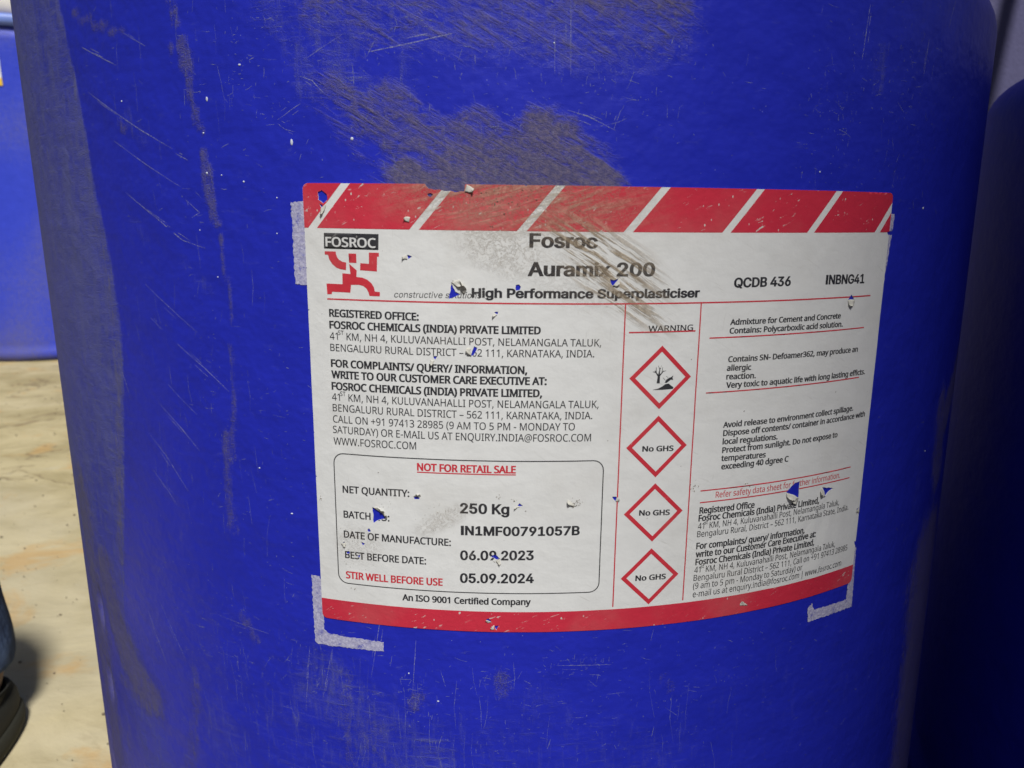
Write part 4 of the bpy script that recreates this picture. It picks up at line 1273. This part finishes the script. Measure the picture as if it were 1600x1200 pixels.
M_DULL = drum_plastic("blue_drum_plastic_dull", (0.020, 0.028, 0.50), 0.14, 0.55)
M_DARK = plain("dull_blue_lid", (0.010, 0.013, 0.20), 0.6, 0.15, 20)
# drum standing close on the right, plus an unseen one added to block light
near_r = simple_drum("plastic_drum", 0.626, -0.072, H0 + 0.090, "dark unlit blue drum close behind the right side of the labelled drum", M_DULL, lid=M_DARK, plain_top=True)
shade_drum = simple_drum("plastic_drum", 0.88, -0.66, H0 + 0.090, "unseen blue drum added right of the camera to keep light off the labelled drum", M_DULL, lid=M_DARK, plain_top=True)

# cream sack with a faded pink stripe, thrown over the far drum's lid
def sack_material():
    m, N = material("woven_sack")
    co = N.obj()
    wv = N.n("ShaderNodeTexWave"); N.put(wv.inputs["Vector"], co)
    wv.inputs["Scale"].default_value = 6; wv.inputs["Distortion"].default_value = 2
    c = N.mix(N.ramp(N.n("ShaderNodeSeparateXYZ").outputs[2], 0, 1), (0.70, 0.66, 0.56), (0.70, 0.66, 0.56))
    sx = N.n("ShaderNodeSeparateXYZ"); N.put(sx.inputs[0], N.mapped(co, (1, 1, 1), 0.3))
    st = N.math('MULTIPLY', N.ramp(sx.outputs[2], 0.055, 0.062), N.ramp(sx.outputs[2], 0.13, 0.123))
    c = N.mix(st, (0.72, 0.68, 0.58), (0.60, 0.33, 0.28))
    N.bsdf(c, 0.75, N.bump(wv.outputs["Fac"], 0.003), 0.3)
    return m
bm = bmesh.new()
bmesh.ops.create_uvsphere(bm, u_segments=48, v_segments=24, radius=1)
for v in bm.verts:
    c = v.co
    sgn = lambda t, p: math.copysign(abs(t) ** p, t)
    x, y, z = sgn(c.x, .6) * .24, sgn(c.y, .6) * .19, sgn(c.z, .8) * .085
    nz = noise.noise(Vector((x * 9, y * 9, z * 14)))
    v.co = Vector((x, y, z)) * (1 + .13 * nz)
    if v.co.z < -.06: v.co.z = -.06
for f in bm.faces: f.smooth = True
me = bpy.data.meshes.new("sack"); bm.to_mesh(me); bm.free()
sack = link("sack", me, sack_material(), None, label="cream sack with a pink stripe lying on the far drum's lid", category="sack")
sack.location = (-1.66, 2.28, 1.078 + .058); sack.rotation_euler = (0, 0, .35)

# ------------------------------------------------------------------ lilac-grey wall in the shade on the right, a dark pole leaning on it
def wall_material():
    m, N = material("lilac_plaster")
    co = N.obj()
    n = N.noise(co, 3, 5, 0.6)
    g = N.noise(co, 120, 4, 0.7)
    c = N.mix(n, (0.10, 0.095, 0.19), (0.13, 0.125, 0.23))
    N.bsdf(c, 0.85, N.bump(g, 0.002, 0.6), 0.2)
    return m
def box(nm, x0, y0, z0, x1, y1, z1, m, parent=None, bevel=0.0, **props):
    bm = bmesh.new()
    bmesh.ops.create_cube(bm, size=1)
    for v in bm.verts:
        v.co = Vector(((x0 + x1) / 2 + v.co.x * (x1 - x0), (y0 + y1) / 2 + v.co.y * (y1 - y0), (z0 + z1) / 2 + v.co.z * (z1 - z0)))
    if bevel: bmesh.ops.bevel(bm, geom=bm.edges[:], offset=bevel, segments=2, affect='EDGES')
    me = bpy.data.meshes.new(nm); bm.to_mesh(me); bm.free()
    return link(nm, me, m, parent, **props)
box("plaster_wall", 0.33, 0.55, -0.02, 3.0, 0.70, 2.4, wall_material(), None, 0.004, kind="structure")

# unseen wall added behind the camera to shade the drums' right sides
M_BLOCKER = plain("grey_shade_blocker", (0.16, 0.15, 0.13), 0.9, 0.2, 8, 0.002)
box("shade_blocker", 0.497, -1.42, -0.02, 3.6, -1.20, 2.5, M_BLOCKER, None, 0.004, kind="structure")

def tube(nm, pts, radii, m, parent=None, seg=16, squash=None, **props):
    V, F = [], []
    P = [Vector(p) for p in pts]
    for i, p in enumerate(P):
        d = (P[min(i + 1, len(P) - 1)] - P[max(i - 1, 0)]).normalized()
        a = d.orthogonal().normalized() if abs(d.z) > .95 else d.cross(Vector((0, 0, 1))).normalized()
        b = d.cross(a).normalized()
        r = radii[i] if isinstance(radii, (list, tuple)) else radii
        for k in range(seg):
            t = 2 * math.pi * k / seg
            V.append(p + (a * math.cos(t) + b * math.sin(t)) * r)
    for i in range(len(P) - 1):
        for k in range(seg):
            q = (k + 1) % seg
            F.append((i * seg + k, i * seg + q, (i + 1) * seg + q, (i + 1) * seg + k))
    F.append(list(range(seg))[::-1]); F.append([(len(P) - 1) * seg + k for k in range(seg)])
    return link(nm, mesh_from(nm, V, F), m, parent, **props)

# dark pole leaning on the wall, seen past the near drum's shoulder
M_POLE = plain("dark_pole", (0.02, 0.02, 0.05), 0.5, 0.2, 40)
tube("leaning_pole", [(0.62, 0.36, 0.0), (0.66, 0.45, 0.55), (0.70, 0.54, 1.1)], 0.011, M_POLE, None, 16,
     label="thin dark pole leaning against the lilac-grey wall behind the drums", category="pole")

# ------------------------------------------------------------------ a person squatting at the left edge of the picture
def denim_material(name, a, b):
    m, N = material(name)
    co = N.obj()
    tw = N.noise(N.mapped(co, (1, 1, .25), .7), 420, 3, 0.7)
    fold = N.noise(co, 14, 4, 0.6)
    c = N.mix(N.ramp(N.math('ADD', N.math('MULTIPLY', tw, .5), N.math('MULTIPLY', fold, .5)), .35, .65), a, b)
    N.bsdf(c, 0.9, N.bump(N.math('ADD', fold, N.math('MULTIPLY', tw, .1)), 0.012, 0.7), 0.15)
    return m
M_DENIM = denim_material("faded_blue_denim", (0.025, 0.040, 0.085), (0.075, 0.11, 0.19))
M_SKIN = plain("brown_skin", (0.16, 0.075, 0.045), 0.55, 0.15, 60)
M_SHIRT = denim_material("grey_cotton_shirt", (0.10, 0.10, 0.11), (0.16, 0.16, 0.17))
M_HAIR = plain("black_hair", (0.012, 0.010, 0.009), 0.6, 0.3, 300)
M_CLOG = plain("olive_rubber", (0.016, 0.016, 0.012), 0.8, 0.2, 120)
M_CLOGSOLE = plain("worn_olive_sole", (0.026, 0.026, 0.018), 0.9, 0.25, 200)

person = link("person", None, (), None, label="person squatting at the left edge in blue jeans and a dark olive rubber clog", category="person")
person.location = (-0.51, 0.09, 0)

def skinned(name, joints, bones, mat, sub=2):
    """one continuous surface grown round a skeleton: joints name -> (x, y, z, radius)"""
    names = list(joints)
    me = bpy.data.meshes.new(name)
    me.from_pydata([tuple(Vector(joints[k][:3]) - Vector(person.location)) for k in names], [(names.index(a), names.index(b)) for a, b in bones], [])
    ob = link(name, me, mat, person)
    sk = ob.modifiers.new("skin", 'SKIN')
    sk.use_smooth_shade = True
    lay = me.skin_vertices[0] if len(me.skin_vertices) else None
    if lay is None:
        with bpy.context.temp_override(object=ob, active_object=ob):
            bpy.ops.mesh.customdata_skin_add()
        lay = me.skin_vertices[0]
    for i, k in enumerate(names):
        r = joints[k][3]
        lay.data[i].radius = (r, r)
    lay.data[0].use_root = True
    ss = ob.modifiers.new("smooth", 'SUBSURF'); ss.levels = sub; ss.render_levels = sub
    return ob

HX, HY, HZ = -1.16, 0.16, 0.24
J = {
    'hips': (HX, HY, HZ, .11), 'waist': (HX - .01, HY - .03, HZ + .15, .11), 'chest': (HX - .01, HY - .10, HZ + .32, .125), 'neck0': (HX, HY - .15, HZ + .45, .06), 'neck': (HX, HY - .165, HZ + .50, .05),
    'jaw': (HX + .01, HY - .20, HZ + .56, .072), 'head': (HX + .01, HY - .19, HZ + .64, .088), 'crown': (HX + .01, HY - .18, HZ + .70, .06),
    'kneeR': (-.80, -.05, .40, .06), 'hipR': (-1.07, .12, .23, .09), 'calfR': (-.64, .03, .25, .052), 'ankR': (-.517, .100, .10, .035), 'heelR': (-.515, .095, .055, .034), 'footR': (-.515, .02, .045, .035), 'toeR': (-.515, -.05, .035, .03),
    'kneeL': (-1.28, -.10, .43, .06), 'hipL': (-1.25, .12, .23, .09), 'calfL': (-1.25, .0, .28, .052), 'ankL': (-1.235, .100, .10, .035), 'heelL': (-1.235, .095, .055, .034), 'footL': (-1.235, .02, .045, .035), 'toeL': (-1.235, -.05, .035, .03),
    'shR': (HX + .16, HY - .13, HZ + .40, .055), 'elR': (-.88, .0, .50, .042), 'wrR': (-.90, -.20, .50, .028), 'plR': (-.905, -.245, .49, .030),
    'shL': (HX - .16, HY - .13, HZ + .40, .055), 'elL': (-1.36, -.02, .52, .042), 'wrL': (-1.27, -.20, .51, .028), 'plL': (-1.255, -.245, .50, .030),
}
Bn = [('hips', 'waist'), ('waist', 'chest'), ('chest', 'neck0'), ('neck0', 'neck'), ('neck', 'jaw'), ('jaw', 'head'), ('head', 'crown')]
for s in 'RL':
    J['shin' + s] = (J['ank' + s][0] - (.028 if s == 'R' else 0), .087, .205, .036)
    Bn += [('hips', 'hip' + s), ('hip' + s, 'knee' + s), ('knee' + s, 'calf' + s), ('calf' + s, 'shin' + s), ('shin' + s, 'ank' + s), ('ank' + s, 'heel' + s), ('heel' + s, 'foot' + s), ('foot' + s, 'toe' + s),
           ('chest', 'sh' + s), ('sh' + s, 'el' + s), ('el' + s, 'wr' + s), ('wr' + s, 'pl' + s)]
    px, py, pz, _ = J['pl' + s]
    for i, (dx, ln) in enumerate(((-.030, .060), (-.010, .072), (.010, .067), (.029, .052))):
        a, b, c = 'k%d%s' % (i, s), 'm%d%s' % (i, s), 't%d%s' % (i, s)
        J[a] = (px + dx, py - .035, pz - .004, .0095); J[b] = (px + dx * 1.15, py - .035 - ln * .45, pz - .018, .0085); J[c] = (px + dx * 1.15, py - .035 - ln * .75, pz - .045, .007)
        Bn += [('pl' + s, a), (a, b), (b, c)]
    sg = 1 if s == 'L' else -1
    J['th1' + s] = (px + sg * .035, py + .005, pz - .005, .011); J['th2' + s] = (px + sg * .050, py - .028, pz - .018, .009)
    Bn += [('pl' + s, 'th1' + s), ('th1' + s, 'th2' + s)]
skinned("body", J, Bn, M_SKIN, 2)
# jeans over hips and legs, bunched above the ankle
JJ = {'hips': (HX, HY, HZ, .135), 'waist': (HX - .01, HY - .03, HZ + .11, .13)}
JB = [('hips', 'waist')]
for s in 'RL':
    ax = J['ank' + s][0]
    k = 1 if s == 'R' else -.15
    JJ.update({'hip' + s: (*J['hip' + s][:3], .105), 'knee' + s: (*J['knee' + s][:3], .075), 'calf' + s: (*J['calf' + s][:3], .066),
               'u' + s: (ax - .030 * k, .085, .215, .056), 'v' + s: (ax - .005 * k, .095, .172, .050), 'w' + s: (ax + .002 * k, .097, .142, .037), 'x' + s: (ax + .001 * k, .10, .110, .043), 'y' + s: (ax + .001, .10, .078, .043), 'z' + s: (ax, .10, .070, .041)})
    JB += [('hips', 'hip' + s), ('hip' + s, 'knee' + s), ('knee' + s, 'calf' + s), ('calf' + s, 'u' + s), ('u' + s, 'v' + s), ('v' + s, 'w' + s), ('w' + s, 'x' + s), ('x' + s, 'y' + s), ('y' + s, 'z' + s)]
skinned("jeans", JJ, JB, M_DENIM, 2)
SJ = {'waist': (HX - .01, HY - .02, HZ + .06, .14), 'belly': (HX - .01, HY - .05, HZ + .2, .135), 'chest': (HX - .01, HY - .10, HZ + .33, .14), 'neck0': (HX, HY - .14, HZ + .43, .075)}
SB = [('waist', 'belly'), ('belly', 'chest'), ('chest', 'neck0')]
for s in 'RL':
    a, b = Vector(J['sh' + s][:3]), Vector(J['el' + s][:3])
    SJ['s' + s] = (*a, .072); SJ['e' + s] = (*(a + (b - a) * .75), .056)
    SB += [('chest', 's' + s), ('s' + s, 'e' + s)]
skinned("shirt", SJ, SB, M_SHIRT, 2)
# hair: a cap fitted to the skull
bm = bmesh.new()
bmesh.ops.create_uvsphere(bm, u_segments=24, v_segments=14, radius=1)
for v in list(bm.verts):
    c = v.co
    if c.z < -.25 or (c.y < -.55 and c.z < .35): bm.verts.remove(v)
for v in bm.verts:
    nz = 1 + .05 * noise.noise(v.co * 6)
    v.co = Vector((v.co.x * .092, v.co.y * .105, v.co.z * .085)) * nz + Vector((HX + .01, HY - .175, HZ + .67)) - Vector(person.location)
for f in bm.faces: f.smooth = True
me = bpy.data.meshes.new("hair"); bm.to_mesh(me); bm.free()
link("hair", me, M_HAIR, person)

def clog(cx, heel_y, length=.265):
    """rubber clog, heel towards +Y"""
    root = link("clog", None, (), person)
    n = 56
    def outline(inset, shift=0.0):
        P = []
        for k in range(n):
            t = 2 * math.pi * k / n
            y = -math.cos(t)          # -1 toe .. 1 heel
            w = .045 + .008 * max(0, -y) ** .5 * (1 if y < 0 else 0)
            x = math.copysign(abs(math.sin(t)) ** .72, math.sin(t)) * (w - inset)
            P.append((cx + x, heel_y - length / 2 + y * (length / 2 - inset)))
        return P
    def ring(inset, zf):
        return [(x, y, zf((heel_y - y) / length)) for x, y in outline(inset)]
    def opening(s, z0, z1):
        P = []
        for k in range(n):
            t = 2 * math.pi * k / n
            yy = heel_y - .075 + -math.cos(t) * .062 * s
            P.append((cx + math.sin(t) * .034 * s, yy, z0 + (z1 - z0) * min(1, max(0, (heel_y - yy) / .14))))
        return P
    def build(nm, rings, mat, cap_first=True, cap_last=True):
        V = [Vector(p) - Vector(person.location) for r in rings for p in r]
        F = []
        for i in range(len(rings) - 1):
            for k in range(n):
                q = (k + 1) % n
                F.append((i * n + k, (i + 1) * n + k, (i + 1) * n + q, i * n + q))
        if cap_first: F.append([k for k in range(n)])
        if cap_last: F.append([(len(rings) - 1) * n + k for k in range(n)][::-1])
        ob = link(nm, mesh_from(nm, V, F), mat, root)
        return ob
    cst = lambda z: (lambda t: z)
    build("sole", [ring(.006, cst(.0006)), ring(.001, cst(.003)), ring(.0, cst(.010)), ring(.0005, cst(.018)), ring(.003, cst(.021))], M_CLOGSOLE)
    top = lambda a, b: (lambda t: a + (b - a) * min(1, max(0, (t - .25) / .3)) * (1 if t < .6 else max(.35, 1 - (t - .6) * 1.3)))
    build("upper", [ring(.004, cst(.0195)), ring(.003, cst(.024)), ring(.004, top(.034, .044)), ring(.007, top(.041, .058)), ring(.011, top(.0435, .066)),
                    opening(1.04, .044, .076), opening(.98, .043, .076), opening(.93, .036, .066), opening(.90, .014, .020)], M_CLOG, False, True)
clog(-.510, .137)
clog(-1.235, .137)
